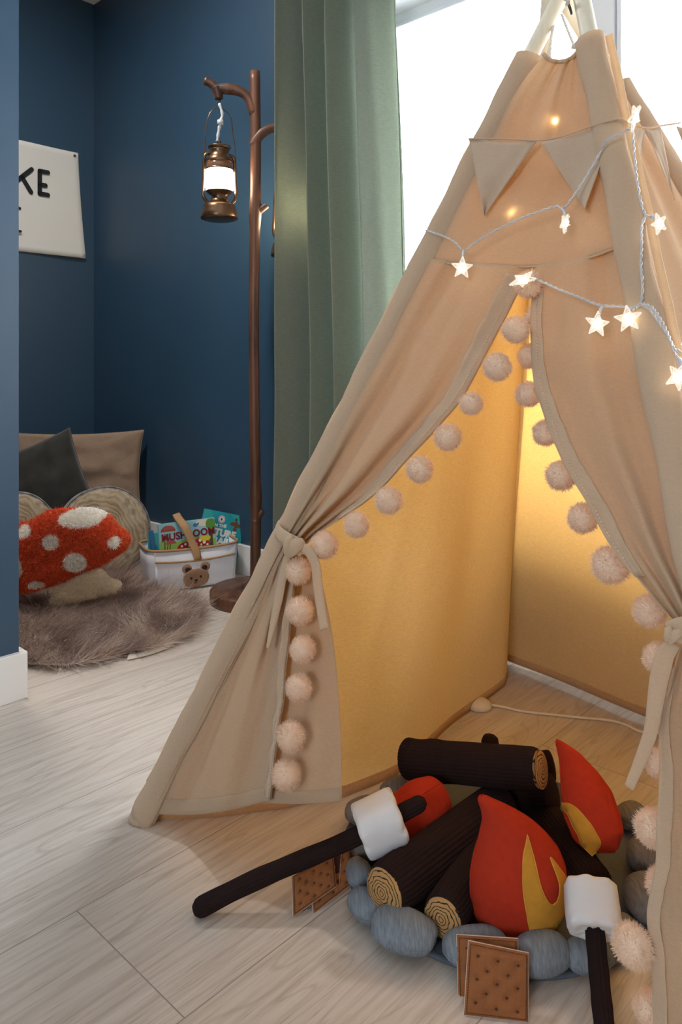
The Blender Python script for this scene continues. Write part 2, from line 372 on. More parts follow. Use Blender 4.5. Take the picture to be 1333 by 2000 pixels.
def window(name, rects, u0, u1):
    o = room(name, MB().box((u0+.02, rects[0][0], rects[0][2]), (u0+.03, rects[-1][1], rects[0][3])), 'glass')
    fr = MB()
    for (a, b, z0, z1) in rects:
        w = .05
        fr.box((u0, a, z0), (u1, a+w, z1)).box((u0, b-w, z0), (u1, b, z1)).box((u0, a+w, z0), (u1, b-w, z0+w)).box((u0, a+w, z1-w), (u1, b-w, z1))
        fr.box((u0-.012, a+w, z1-w-.012), (u1-.02, b-w, z1-w)).box((u0-.012, a+w, z0+w), (u1-.02, b-w, z0+w+.012)).box((u0-.012, a+w, z0+w), (u1-.02, a+w+.012, z1-w)).box((u0-.012, b-w-.012, z0+w), (u1-.02, b-w, z1-w))
    f = fr.obj('window_frame', 'upvc', o, local=True, smooth=False, bevel=.003)
    return o
vm = WA-2.585
window('window_1', [(vm+.092-.09, W1, WZ0, WZ1), ], WB+.09, WB+.15)
window('window_2', [(W0, vm-.09+.09, WZ0, WZ1)], WB+.09, WB+.15)
window('fill_window', [(-1.0, .1, .9, 2.0)], U0-.08, U0-.03)  # unseen window added behind the camera as fill for the tent front
lining = MB().box((WB+.0, W0, WZ1-.012), (WB+.09, W1, WZ1)).box((WB, W1-.012, WZ0), (WB+.09, W1, WZ1)).box((WB-.03, W0, WZ0-.02), (WB+.09, W1, WZ0))
room('trim_1', lining, 'upvc')
room('trim_2', MB().box((WB+.075, vm-.045, WZ0), (WB+.17, vm+.045, WZ1)), 'upvc', bevel=.004)
bh, bt = .116, .016
def base(name, a, b): room(name, MB().box((a[0], a[1], 0), (b[0], b[1], bh)), 'trim', bevel=.003)
base('baseboard_window', (WB-bt, V0, 0), (WB, WA, 0))
base('baseboard_back', (-1.3, WA-bt, 0), (WB-bt, WA, 0))
mbb = MB().box((U0, NV-bt, 0), (NU+bt, NV, bh)).box((NU, NV, 0), (NU+bt, NV+TH+bt, bh)).box((-1.3, NV+TH, 0), (NU, NV+TH+bt, bh))
room('baseboard_left', mbb, 'trim', bevel=.003)

# ------------------------------------------------------------------ curtain
def curtain():
    off = .175; rows = []; NZ_, NS = 40, 200
    for i in range(NZ_+1):
        z = .012+(2.5-.012)*i/NZ_; q = z/2.0
        s0 = 1.604 + .008*math.sin(z*2.1) ; s1 = 2.025+.055*max(0, min(1, (1.9-z)/1.1))
        r = []
        for j in range(NS+1):
            w = j/NS; ww = w + .012*math.sin(z*2.2+w*9) + .02*nz((w*3, z*.8, 1.3))
            d = .052*math.sin(2*PI*3.7*ww+.9+.5*nz((w*2, z*.5, 4))) + .012*math.sin(2*PI*8.3*ww+1.7+z*.5) + .006*nz((w*9, z*2.2, 7))
            d += .02*math.exp(-((w-.02)/.05)**2)
            s = s0+(s1-s0)*w + .014*math.cos(2*PI*3.7*ww+.9)
            r.append(UV(WB-off-d, WA-s, z))
        rows.append(r)
    c = empty('curtain', UV(WB-off, WA-1.78, 0), 'long sage green linen curtain gathered at the left side of the window', 'curtain')
    grid('curtain_panel', rows, 'curtain', c, solid=.0015)
    hem = [[Vector(p)+(-U)*.002 for p in (r[-4], r[-1])] for r in rows]
    e = MB().tube([Vector(r[-3])-U*.0015 for r in rows], .0016, 5); e.obj('side_hem', 'curtain', c)
curtain()

# ------------------------------------------------------------------ branch floor lamp with lanterns
LZ = 2.64
def pz(px, py, d=0): return P(px, py, LZ+d)
def lamp():
    b = P(498, 1160, LZ); b.z = 0
    t = empty('floor_lamp', b, 'dark wooden tree branch floor lamp with round base beside the curtain', 'floor lamp')
    prof = [(0, 0), (.154, 0), (.157, .005), (.157, .036), (.152, .043), (.120, .045), (.118, .046), (.085, .0465), (.083, .0475), (.05, .048), (.0, .048)]
    MB().lathe(prof, b, 64).obj('lamp_base', 'dwood', t)
    MB().lathe([(.048, .047), (.046, .058), (.030, .064), (.018, .075)], b, 32).obj('collar', 'dwood', t)
    pts = [b+Vector((.003*math.sin(z*5), .002*math.cos(z*4), z)) for z in np.linspace(.05, 1.853, 60)]
    rad = [.0185*(1+.07*nz((0, 0, z*6)))+.004*math.exp(-((z-.36)/.03)**2)+.004*math.exp(-((z-1.36)/.04)**2) for z in np.linspace(.05, 1.853, 60)]
    MB().tube(pts, rad, 20).obj('pole', 'dwood', t)
    def br(pp, rr, name='branch', dd=0):
        q = cr([pz(*p) for p in pp], 28); r = cr([(a, 0) for a in rr], 28)[:, 0]*1.22
        MB().tube(q, list(r), 16).obj(name, 'dwood', t)
    br([(497, 222), (490, 200), (478, 184), (458, 175), (436, 173), (424, 172), (412, 163), (401, 157)], [.014, .015, .013, .0125, .013, .016, .012, .0125, .013])
    br([(424, 172), (427, 186), (428, 193)], [.017, .014, .012], 'hook_boss')
    br([(494, 285), (504, 268), (520, 255), (540, 248), (556, 246), (566, 250, .03)], [.014, .015, .012, .012, .013, .012])
    br([(498, 425), (502, 415), (512, 408), (522, 401)], [.014, .014, .009, .009], 'branch_stub')
    br([(499, 1018), (503, 1008), (510, 1000), (514, 997)], [.016, .014, .012, .009], 'branch_stub')
    # two lanterns hang from the arms
    def lantern(top, label, swing, d=0):
        px, py = top; c = P(px, 430, LZ+d); x0, y0 = c.x, c.y; k = LZ/F*(1+d/LZ)
        zz = lambda y: CH-(y-HY)/F*(LZ+d)
        o = empty('lantern', (x0, y0, zz(py+240)), label, 'lantern', 'lanterns hanging from the branch lamp')
        L = lambda prof, name, m: MB().lathe([(r*k, zz(y+py-190)) for r, y in prof], (x0, y0, 0), 40).obj(name, m, o)
        L([(0, 430), (30, 430), (36, 428), (37, 424), (35, 416), (33, 408), (32, 403), (28, 399), (22, 398), (18, 392), (15, 385), (20, 380), (26, 375), (27, 374), (0, 374)], 'oil_tank', 'bronze')
        L([(26, 375), (27.5, 365), (28, 350), (27, 338), (25.5, 332), (0, 332)], 'glass_globe', 'globe')
        L([(25, 333), (26, 327), (25, 320), (21, 316)], 'vent_collar', 'clearcap')
        L([(26, 333), (26.5, 331), (25, 329)], 'globe_rim', 'bronze')
        L([(26, 318), (26.5, 314), (22, 308), (19, 303), (18, 296), (20, 293), (17, 291), (16, 290), (22, 289), (22.5, 287), (14, 285), (4, 284), (4, 276), (2, 275), (0, 275)], 'chimney_cap', 'bronze')
        dx = Vector((.92, .39, 0))
        for s in (-1, 1):
            q = [Vector((x0, y0, 0))+dx*(s*r*k)+Vector((0, 0, zz(y+py-190))) for r, y in ((19, 302), (26, 303), (30, 312), (31, 330), (31.5, 355), (33, 375), (31, 388), (24, 396), (20, 400))]
            MB().tube(cr(q, 24), .0058, 10).obj('side_tube', 'bronze', o)
        q = [Vector((x0, y0, 0))+dx*(r*k)+Vector((0, 0, zz(y+py-190))) for r, y in ((-30, 395), (-31, 350), (-29, 290), (-25, 245), (-18, 222), (-5, 211), (3, 211), (16, 218), (24, 232), (27, 260), (31, 280), (33, 330), (33, 390))]
        MB().tube(cr(q, 50), .0018, 6).obj('bail_handle', 'bronze', o)
        MB().tube([(x0, y0, zz(py+3)), (x0, y0, zz(py+13))], .004, 8).obj('hook', 'bronze', o)
        q = [Vector((x0+a*k, y0-.004, zz(y+py-190))) for a, y in ((0, 203), (3, 212), (6, 225), (2, 240), (-2, 262), (-4, 277))]
        MB().tube(cr(q, 20), [.0052+.0012*math.sin(i*1.7) for i in range(20)], 8).obj('cable', 'cable', o)
        MB().tube([q[3]+Vector((0, 0, .008)), q[3]-Vector((0, 0, .008))], .011, 10).obj('connector', 'cable', o)
    lantern((429, 190), 'small bronze hurricane lantern glowing warm on the left arm of the branch lamp', 0)
    lantern((566, 263), 'small bronze hurricane lantern mostly hidden behind the green curtain, a sliver showing', 0, .035)
lamp()

# ------------------------------------------------------------------ poster on the back wall
def poster():
    def W(t, z, o=.004): return UV(WB-t, WA-o, z)
    o = empty('poster', W(.3, 1.34), 'white canvas poster with black letters hung on the blue wall', 'poster')
    rows = []
    for i in range(21):
        a = i/20; r = []
        for j in range(21):
            b = j/20; t0 = .086-.034*(1-a)**1.4; t = t0+(.62-t0)*b
            r.append(W(t, 1.352+(1.868-1.352)*a - .0*b, .004+.012*(1-a)**2*(1-b)+.002*math.sin(b*9+a*3)))
        rows.append(r)
    grid('canvas_sheet', rows, 'posterm', o, solid=.0012)
    def strokes(name, L):
        mb = MB()
        for (t0, z0, t1, z1, r) in L:
            a = Vector((t0, z0)); b = Vector((t1, z1)); d = (b-a).normalized(); n = Vector((-d.y, d.x)); ring = []
            for k in range(9): th = PI/2+PI*k/8; ring.append(a+d*(math.cos(th)*r)+n*(math.sin(th)*r))
            for k in range(9): th = -PI/2+PI*k/8; ring.append(b+d*(math.cos(th)*r)+n*(math.sin(th)*r))
            top = [W(p.x, p.y, .0190 if p.y < 1.45 else .0105) for p in ring]; m = len(top); bot = [p+V*.001 for p in top]
            mb.add(top+bot, [tuple(range(m)), tuple(range(2*m-1, m-1, -1))]+[(i, (i+1) % m, m+(i+1) % m, m+i) for i in range(m)])
        mb.obj(name, 'ink', o, smooth=False)
    # letters: t decreases to the right
    r = .0105; z0, z1 = 1.635, 1.742
    strokes('letter_e', [(.283, z0, .283, z1, r), (.283, z1, .243, z1, r), (.283, (z0+z1)/2-.010, .255, (z0+z1)/2-.010, r), (.283, z0, .243, z0, r)])
    strokes('letter_k', [(.400, z0, .400, z1, r), (.396, 1.672, .322, z1, r), (.368, 1.698, .325, z0, r)])
    strokes('letter_end', [(.43, 1.551, .378, 1.551, .006), (.43, 1.443, .378, 1.443, .006), (.44, 1.443, .44, 1.56, .006)])
    MB().lathe([(0, 0), (.006, 0), (.006, .003), (.003, .006), (0, .0065)], W(.108, 1.85, .009), 14, Mx=Matrix.Rotation(YAW, 4, 'Z') @ Matrix.Rotation(PI/2, 4, 'X')).obj('pin', 'steel', o)
poster()

# ------------------------------------------------------------------ play tent
FLf, FRf = Vector((-.36, 1.36, 0)), Vector((.395, .54, 0)); BLf, BRf = Vector((.44, 2.07, 0)), Vector((1.20, 1.14, 0))
def thru(foot, px, py, z, ztop=1.66):
    q = P(px, py, z); d = (q-foot); return foot, foot+d*(ztop/d.z)
pFL = thru(FLf, 1138, -90, 1.27); pFR = thru(FRf, 1119, -90, 1.25); pBL = thru(BLf, 1068, 60, 1.35); pBR = thru(BRf, 1131, 45, 1.30)
def on(pole, z): a, b = pole; return a+(b-a)*(z/(b.z-a.z))
APX = Vector((.40, 1.26, 1.51))
NF = (FRf-FLf).cross(APX-FLf).normalized(); NF = NF if NF.y < 0 else -NF
def pf(px, py, off=0): return ray(px, py, FLf, NF, off)
NR = (BRf-FRf).cross(on(pFR, 1.4)-FRf).normalized(); NR = NR if NR.x > 0 else -NR
def pr(px, py, off=0): return ray(px, py, FRf, NR, off)
NL = Vector((.66, -.75, 0)).normalized()      # into the tent from its left side
NB = Vector((-.78, -.62, 0)).normalized()     # into the tent from its back side
ctr = (FLf+BRf)/2
tent = empty('play_tent', ctr, 'beige canvas teepee play tent with open pom-pom trimmed doors, yellow lit inside', 'play tent')
def axis(a): return [a[0], a[1]]
for pl, nm in ((pFL, 'fl'), (pFR, 'fr'), (pBL, 'bl'), (pBR, 'br')):
    q = [on(pl, z)+Vector((nz((z*3, 1, 2))*.001, 0, 0)) for z in np.linspace(.0, 1.66, 18)]
    MB().tube(q, .0135, 20).obj('tent_pole', 'pole', tent)
# sleeves around the two front poles and the back ones
def sleeve(pole, z0, z1, nrm, w=.026, d=.0175, name='pole_sleeve', shift=0, mat='ribbon'):
    rows = []; ax = (pole[1]-pole[0]).normalized(); a = (nrm-ax*nrm.dot(ax)).normalized(); b = ax.cross(a)
    N = 90
    for i in range(N+1):
        z = z0+(z1-z0)*i/N; c = on(pole, z)+b*shift; r = []
        for k in range(36):
            th = 2*PI*k/36; f = 1+.07*nz((math.cos(th)*1.5, math.sin(th)*1.5, z*14))+.06*nz((math.cos(th), math.sin(th), z*40+9))
            wob = .0018*math.sin(z*38+2*th)
            # collapse near floor for the soft foot
            g = 1+ .10*math.exp(-(z/.05)**2)
            if z-z0 < .01 and z0 < .03: g *= .93
            r.append(c + b*(math.cos(th)*w*f*g+wob) + a*(math.sin(th)*d*f*g))
        r.append(r[0]); rows.append(r)
    o = grid(name, rows, mat, tent, solid=.0014); return o, a, b
_, aL, bL = sleeve(pFL, .004, 1.345, NF, .027, .019)
_, aR, bR = sleeve(pFR, .004, 1.322, NF, .0225, .019, shift=0)
# foot pads under the sleeves
for pl in (pFL, pFR):
    MB().lathe([(0, 0), (.021, 0), (.024, .004), (.022, .010), (0, .010)], on(pl, 0), 24).obj('pole_foot', 'ribbon', tent)
# piping: narrow seam allowance standing off the outer side of each front sleeve
def fin(pole, a, b, sgn, z0, z1, w, name='seam_allowance'):
    rows = []
    for i in range(80):
        z = z0+(z1-z0)*i/79; c = on(pole, z); q = c+b*(sgn*.0245)+a*.004; 
        rows.append([q, q+b*(sgn*w)+a*(.002*math.sin(z*55)+.002*math.sin(z*23))])
    grid(name, rows, 'ribbon', tent, solid=.0022)
sgnL = 1 if bL.x < 0 else -1; sgnR = 1 if bR.x > 0 else -1
fin(pFL, aL, bL, sgnL, .05, 1.34, .006); fin(pFR, aR, bR, sgnR, .03, 1.31, .011)
NRs = Vector((.60, -.72, .2)).normalized(); sleeve(pBR, .02, 1.30, NRs, .026, .020)
# --- upper front panel
def upper():
    hem = cr([(1064, 108), (1078, 119), (1100, 121), (1118, 114), (1132, 100), (1146, 88)], 60); seam = cr([(802, 505), (862, 517), (950, 521), (1040, 521), (1130, 507), (1195, 486), (1228, 476)], 60)
    rows = []; N = 50
    for i in range(N+1):
        v = i/N; r = []
        for j in range(60):
            w = j/59; p = hem[j]*(1-v)+seam[j]*v
            # follow the pole axes at the sides
            y = p[1]; xl = 275+.511*(1600-y); xr = 1151+.205*(y-67); xx = xl+(xr-xl)*w; x = xx*min(1, v*3)+p[0]*(1-min(1, v*3)) if v < .33 else xx
            ed = math.sin(PI*w)
            d = ed*(.007*math.sin(2*PI*2.2*w+1.2+v*1.5)*(1-v*.75) + .005*math.sin(2*PI*5*w+.4)*max(0, .5-v)*2 + .006*nz((w*3, v*3, 3)) - .010*ed)
            r.append(pf(x, y, d+.004))
        rows.append(r)
    o = grid('upper_panel', rows, 'canvas', tent, solid=.0012)
    b = [[Vector(p)+NF*.0022 for p in r] for r in rows[:3]]; 
    q = [Vector(p)+NF*.0015 for p in rows[0]]; MB().tube(q, .0035, 8).obj('top_hem', 'ribbon', tent)
    q = [Vector(p)+NF*.0016 for p in rows[-1]]; MB().tube(q, .0016, 6).obj('cross_seam', 'ribbon', tent)
    s = [[pf(p[0]+dx, p[1]+2, .0062)] for p in seam[::3] for dx in (0,)]
upper()
# --- door flaps
def flap(axf, C1, y0, ytie, y1, ftie, side, name, NW=90, NH=130, bottomsag=14, amp=1.0, pleats=4, xtra=0):
    """axf(y): x of the pole axis in the picture; C1: door edge from the seam to the hem; gathered at ytie"""
    E = cr(C1, NH+1); rows = []
    for i in range(NH+1):
        v = i/NH; e = E[i]
        if v <= ftie: ya = y0+(ytie-y0)*(v/ftie)
        else: ya = ytie+(y1-ytie)*((v-ftie)/(1-ftie))
        A = np.array([axf(ya), ya]); r = []
        gth = math.exp(-((v-ftie)/.13)**2); low = max(0, (v-ftie)/(1-ftie)); hi = max(0, 1-v/ftie)
        for j in range(NW+1):
            w = j/NW; p = A*(1-w)+e*w; p = p+np.array([0, bottomsag*math.sin(PI*w)*low**3])
            ed = min(1, w*8)
            d = (.0105*gth*math.sin(2*PI*pleats*w+.6) + .020*math.exp(-((v-ftie)/.30)**2)*(1-gth*.6)*math.sin(2*PI*2.0*w+1.0+v*1.2)*min(1, (1-w)*4+.2)
                 + .011*low*math.sin(2*PI*1.6*w+.5+low*1.4)+.007*hi*math.sin(2*PI*1.3*w+2.2)+.006*nz((w*4, v*6, side*5))+.004*nz((w*9, v*5, side*9)))*amp - .014*math.exp(-((w-.10)/.06)**2)*low*(side == 1)
            r.append(pf(p[0], p[1], .006*(1-w)+.012*gth*w+d*ed+xtra*w*low))
        rows.append(r)
    o = grid(name, rows, 'canvas', tent, solid=.0012)
    return rows, E
axL = lambda y: 275+.511*(1600-y); axR = lambda y: 1151+.205*(y-67)
C1L = [(1040, 522), (1012, 574), (990, 619), (960, 675), (928, 737), (898, 787), (862, 829), (832, 862), (795, 900), (757, 943), (718, 978), (668, 1012), (606, 1056), (577, 1100), (575, 1150), (570, 1200), (566, 1255), (559, 1310), (556, 1365), (548, 1410), (541, 1460), (535, 1510), (530, 1562)]
def fr_of(C, k):
    A = np.array(C, float); d = np.r_[0, np.cumsum(np.linalg.norm(np.diff(A, axis=0), axis=1))]; return d[k]/d[-1]
ftL = fr_of(C1L, 12)
rowsL, EL = flap(axL, C1L, 505, 1045, 1588, ftL, 1, 'door_flap')
C1R = [(1042, 520), (1042, 579), (1039, 627), (1042, 712), (1048, 757), (1060, 796), (1078, 848), (1099, 896), (1123, 941), (1148, 981), (1172, 1026), (1193, 1062), (1220, 1100), (1257, 1142), (1290, 1184), (1322, 1222), (1332, 1255), (1322, 1290), (1308, 1347), (1299, 1376), (1291, 1410), (1291, 1522), (1286, 1617), (1284, 1690), (1270, 1762), (1268, 1800), (1276, 1872), (1278, 1957), (1283, 2100), (1288, 2300), (1290, 2500)]
ftR = fr_of(C1R, 15)
rowsR, ER = flap(axR, C1R, 480, 1235, 2600, ftR, 2, 'door_flap', NH=160, amp=.8, bottomsag=0)
# hem bands along both door edges (turned cloth, a little proud of the flap)
def hemband(rows, w0, width, name, lo=0, hi=1, off=.003, matn='ribbon'):
    out = []; n = len(rows)
    for i in range(int(lo*n), int(hi*n)):
        r = rows[i]; e = Vector(r[-1]); acc = 0; k = len(r)-1; pts = [e]
        while k > 0 and acc < width: acc += (Vector(r[k])-Vector(r[k-1])).length; k -= 1; pts.append(Vector(r[k]))
        pts = pts[:200]; m = len(pts); rs = [pts[min(int(q*(m-1)/6+.5), m-1)] for q in range(7)]
        out.append([p+NF*(off+.0012*math.sin(i*.9)*(q/6)) for q, p in enumerate(rs)])
    return grid(name, out, matn, tent, solid=.0016)
hemband(rowsL, 0, .030, 'door_hem', .02, ftL-.05); hemband(rowsL, 0, .013, 'door_hem', ftL+.04, 1)
hemband(rowsR, 0, .020, 'door_hem', .02, ftR-.05); hemband(rowsR, 0, .014, 'door_hem', ftR+.04, 1)
# bottom hem of the left flap
rows = [[Vector(p)+NF*.0022 for p in r] for r in rowsL[-4:]]; grid('bottom_hem', rows, 'canvas', tent, solid=.0016)
# loose inner half of the left flap, hanging behind the trimmed edge
def innerflap():
    R = cr([(612, 1085), (632, 1150), (648, 1230), (658, 1310), (664, 1400), (667, 1480), (668, 1564)], 60); L = cr([(574, 1080), (560, 1150), (545, 1255), (530, 1365), (515, 1460), (500, 1566)], 60); rows = []
    for i in range(60):
        v = i/59; r = []
        for j in range(31):
            w = j/30; p = L[i]*(1-w)+R[i]*w; r.append(pf(p[0], p[1]+5*math.sin(PI*w)*v, -.016-.004*math.sin(PI*2*w+v)+.006*nz((w*3, v*4, 8))-.010*w*v))
        rows.append(r)
    grid('folded_flap', rows, 'canvas', tent, solid=.0012)
    grid('bottom_hem', [[Vector(p)+NF*.002 for p in r] for r in rows[-4:]], 'canvas', tent, solid=.0014)
innerflap()
# stitches
def stitches(pts, name='stitching', r=.0007, ln=.0035, gap=.0065, mat='stitch'):
    pts = [Vector(p) for p in pts]; mb = MB(); acc = 0; nxt = 0
    for a, b in zip(pts[:-1], pts[1:]):
        L = (b-a).length; d = (b-a).normalized()
        while nxt < acc+L:
            p = a+d*(nxt-acc); mb.tube([p, p+d*ln], r, 4); nxt += gap
        acc += L
    mb.obj(name, mat, tent)
stitches([on(pFL, z)-bL*(sgnL*.0262)+aL*.010 for z in np.linspace(.06, 1.33, 60)])
stitches([Vector(r[-5])+NF*.0055 for r in rowsL[3:int(ftL*130)-8]], gap=.005, ln=.003)
stitches([Vector(r[-6])+NF*.0055 for r in rowsR[3:int(ftR*160)-8]], gap=.005, ln=.003)
stitches([Vector(r[-2])+NF*.0045 for r in rowsL[int(ftL*130)+6:]], gap=.0045, ln=.003, mat='crackerw')
# side and back panels
def panel(pa, pb, name, inn, bulge, zt, zb, nfold=3, amp=.008, seed=1, mat='canvas_in', sagp=1.6):
    rows = []; N, Mw = 60, 80
    for i in range(N+1):
        t = i/N; z = zt+(zb-zt)*t; r = []
        for j in range(Mw+1):
            w = j/Mw; p = on(pa, z)*(1-w)+on(pb, z)*w
            e = math.sin(PI*w)**.8; f = (float(np.interp(w, *bulge)) if isinstance(bulge, tuple) else bulge*e)*(t**sagp) + amp*math.sin(2*PI*nfold*w+seed+t*1.3)*e*(.4+t) + .010*nz((w*3, t*4, seed*3))*e
            p = p+inn*f; p.z = z
            r.append(p)
        rows.append(r)
    o = grid(name, rows, mat, tent, solid=.0012)
    grid('bottom_hem', [[Vector(p)+inn*.002 for p in r] for r in rows[-2:]], mat, tent, solid=.0016)
    return rows
panel(pFL, pBL, 'side_panel', NL, ([0, .1, .2, .3, .42, .58, .74, .9, .96, 1], [0, .085, .150, .190, .190, .160, .125, .085, .05, 0]), 1.335, .0005, 2, .008, 1)
panel(pBL, pBR, 'back_panel', NB, .012, 1.33, .022, 2, .006, 2)
rowsS = panel(pFR, pBR, 'side_panel', -NR, .02, 1.335, .02, 3, .008, 3, 'canvas')
# ties
def ribbon(pts, w, nrm, name, n=40, mat='ribbon', twist=0, parent=None, solid=.0022):
    q = cr([tuple(p) for p in pts], n); rows = []
    for i in range(n):
        a = Vector(q[max(i-1, 0)]); b = Vector(q[min(i+1, n-1)]); t = (b-a).normalized(); s = t.cross(nrm).normalized()
        ww = (w if not hasattr(w, '__len__') else np.interp(i/(n-1), np.linspace(0, 1, len(w)), w))/2
        s = (s*math.cos(twist*i/n)+nrm*math.sin(twist*i/n)); p = Vector(q[i]); rows.append([p+s*(ww*k)+nrm*(.002*(1-k*k)) for k in (-1, -.5, 0, .5, 1)])
    return grid(name, rows, mat, parent or tent, solid=solid)
tl = empty('tie', pf(580, 1062, .03), None, None); tl.parent = tent; tl.location = Vector(pf(580, 1062, .03))-ctr
for k in ('label', 'category'):
    if k in tl: del tl[k]
def tieset(px, py, loop, tails, wpx, par, off=.034):
    ribbon([pf(x, y, o) for x, y, o in loop], wpx, NF, 'tie_band', parent=par)
    # knot: two crossing soft rolls
    k = pf(px, py, off+.004); ra = (pf(px+10, py, off)-pf(px, py, off)); s = ra.length/10
    for (x0, y0, x1, y1, dd) in ((-17, -10, 15, 12, 0), (-15, 13, 16, -9, .004), (-8, -14, -14, 8, .006)):
        q = [pf(px+x0, py+y0, off-.004+dd), pf(px+(x0+x1)/2, py+(y0+y1)/2-3, off+.007+dd), pf(px+x1, py+y1, off-.004+dd)]
        MB().tube(cr(q, 16), [s*9*(.75+.35*math.sin(PI*i/15)) for i in range(16)], 14, flat=.75).obj('knot', 'ribbon', par)
    for T, w in tails: ribbon([pf(x, y, o) for x, y, o in T], w, NF, 'tie_end', parent=par)
tieset(577, 1068, [(541, 1028, -.004), (545, 1040, .026), (560, 1052, .034), (580, 1062, .036)], [
    ([(567, 1074, .034), (556, 1110, .030), (546, 1160, .027), (537, 1205, .026), (524, 1266, .028)], [.014, .020, .022, .016, .007]),
    ([(588, 1066, .036), (606, 1080, .036), (617, 1105, .032), (621, 1140, .028), (627, 1185, .026), (634, 1229, .026)], [.012, .018, .020, .020, .018, .018])], .022, tl)
trr = empty('tie', (0, 0, 0), None, None); trr.parent = tent; trr.location = Vector(pf(1322, 1240, .03))-ctr
tieset(1318, 1242, [(1308, 1236, .028), (1330, 1228, .034), (1360, 1224, .036), (1400, 1226, .030), (1425, 1230, .005)], [
    ([(1318, 1256, .034), (1300, 1282, .034), (1288, 1330, .032), (1280, 1380, .030), (1272, 1430, .028), (1250, 1490, .026), (1230, 1538, .026)], [.014, .020, .018, .015, .013, .011, .009])], .022, trr, off=.032)
# pompoms sewn on the door edges
def pommesh(name, seed):
    n = 3600; v = rng.normal(0, 1, (n, 3)); v /= np.linalg.norm(v, axis=1)[:, None]
    lump = np.array([1+.05*nz(tuple(p*1.6), 1.0)+.03*nz(tuple(p*4+seed), 1.0) for p in v])[:, None]
    FV, FF, FA = fibres(v*.78*lump, v*lump, .25, .040, .16, .16)
    bm = bmesh.new(); bmesh.ops.create_icosphere(bm, subdivisions=4, radius=.90)
    for q in bm.verts:
        c = q.co.normalized(); q.co = c*.90*(1+.05*nz(c*1.6)+.03*nz(c*4+Vector((seed,)*3))+.035*nz(c*14)+.03*nz(c*32))
    cv = np.array([tuple(q.co) for q in bm.verts]); tri = np.array([[q.index for q in f.verts] for f in bm.faces]); bm.free()
    V_ = np.vstack([cv, FV]); me = bpy.data.meshes.new(name); 
    me.from_pydata(V_.tolist(), [], [tuple(map(int, t)) for t in tri]+[tuple(map(int, q+len(cv))) for q in FF]); me.polygons.foreach_set('use_smooth', [True]*len(me.polygons)); me.materials.append(M['pom']); me.update(); return me
PM = [pommesh('pompom', k) for k in range(3)]
def pom(px, py, r, off):
    c = pf(px, py, off); o = bpy.data.objects.new('pompom', PM[int(px) % 3]); COL.objects.link(o); o.parent = tent; o.location = c-ctr
    k = r/F*c.y; o.scale = (k, k, k*(.93+.1*rng.random())); o.rotation_euler = tuple(rng.random(3)*6)
for x, y, r in ((1033, 556, 27), (1008, 645, 27), (972, 717, 28), (921, 788, 23), (875, 854, 27), (820, 917, 27), (760, 977, 27), (697, 1025, 26), (634, 1065, 27)): pom(x, y, r, .018)
for x, y, r in ((583, 1115, 26), (586, 1193, 27), (592, 1268, 26), (584, 1343, 26), (569, 1439, 28), (560, 1514, 28)): pom(x, y, r, .022)
for x, y, r in ((1050, 620, 24), (1037, 696, 25), (1033, 770, 26), (1066, 846, 26), (1097, 929, 30), (1140, 1012, 31), (1194, 1104, 37), (1270, 1194, 32), (1288, 1287, 31)): pom(x, y, r, -.022)
for x, y, r in ((1312, 1398, 26), (1288, 1490, 28), (1277, 1617, 36), (1297, 1728, 34), (1237, 1847, 40), (1273, 1970, 34)): pom(x, y, r, -.020 if x > 1260 else .012)
# ropes at the top with loops sewn to the hem
for (a, b) in (((1098, 28, 1.24), (1123, 92, 1.20)), ((1080, 55, 1.27), (1074, 112, 1.24)), ((1083, 50, 1.27), (1070, 112, 1.24))):
    p, q = P(*a), P(*b); pts = [p.lerp(q, i/40) for i in range(41)]
    for ph in (0, PI): MB().tube([x+Vector((math.cos(i*1.1+ph), 0, math.sin(i*1.1+ph)))*.0011 for i, x in enumerate(pts)], .0016, 6).obj('guy_rope', 'rope', tent)
for (x, y, z) in ((1125, 92, 1.20), (1068, 112, 1.24), (1130, 88, 1.2)):
    MB().tube(cr([P(x-5, y+3, z), P(x-3, y-3, z-.003), P(x+3, y-3, z-.004), P(x+6, y+3, z)], 14), .0038, 8).obj('rope_knot', 'rope', tent)
MB().tube(cr([P(1104, -6, 1.21), P(1112, 10, 1.20), P(1118, 28, 1.205)], 12), .0022, 8).obj('tie_cord', 'steel', tent)
MB().tube(cr([P(1102, -4, 1.20), P(1110, 2, 1.195), P(1108, 9, 1.20)], 12), .0032, 8).obj('tie_cord', 'rope', tent)

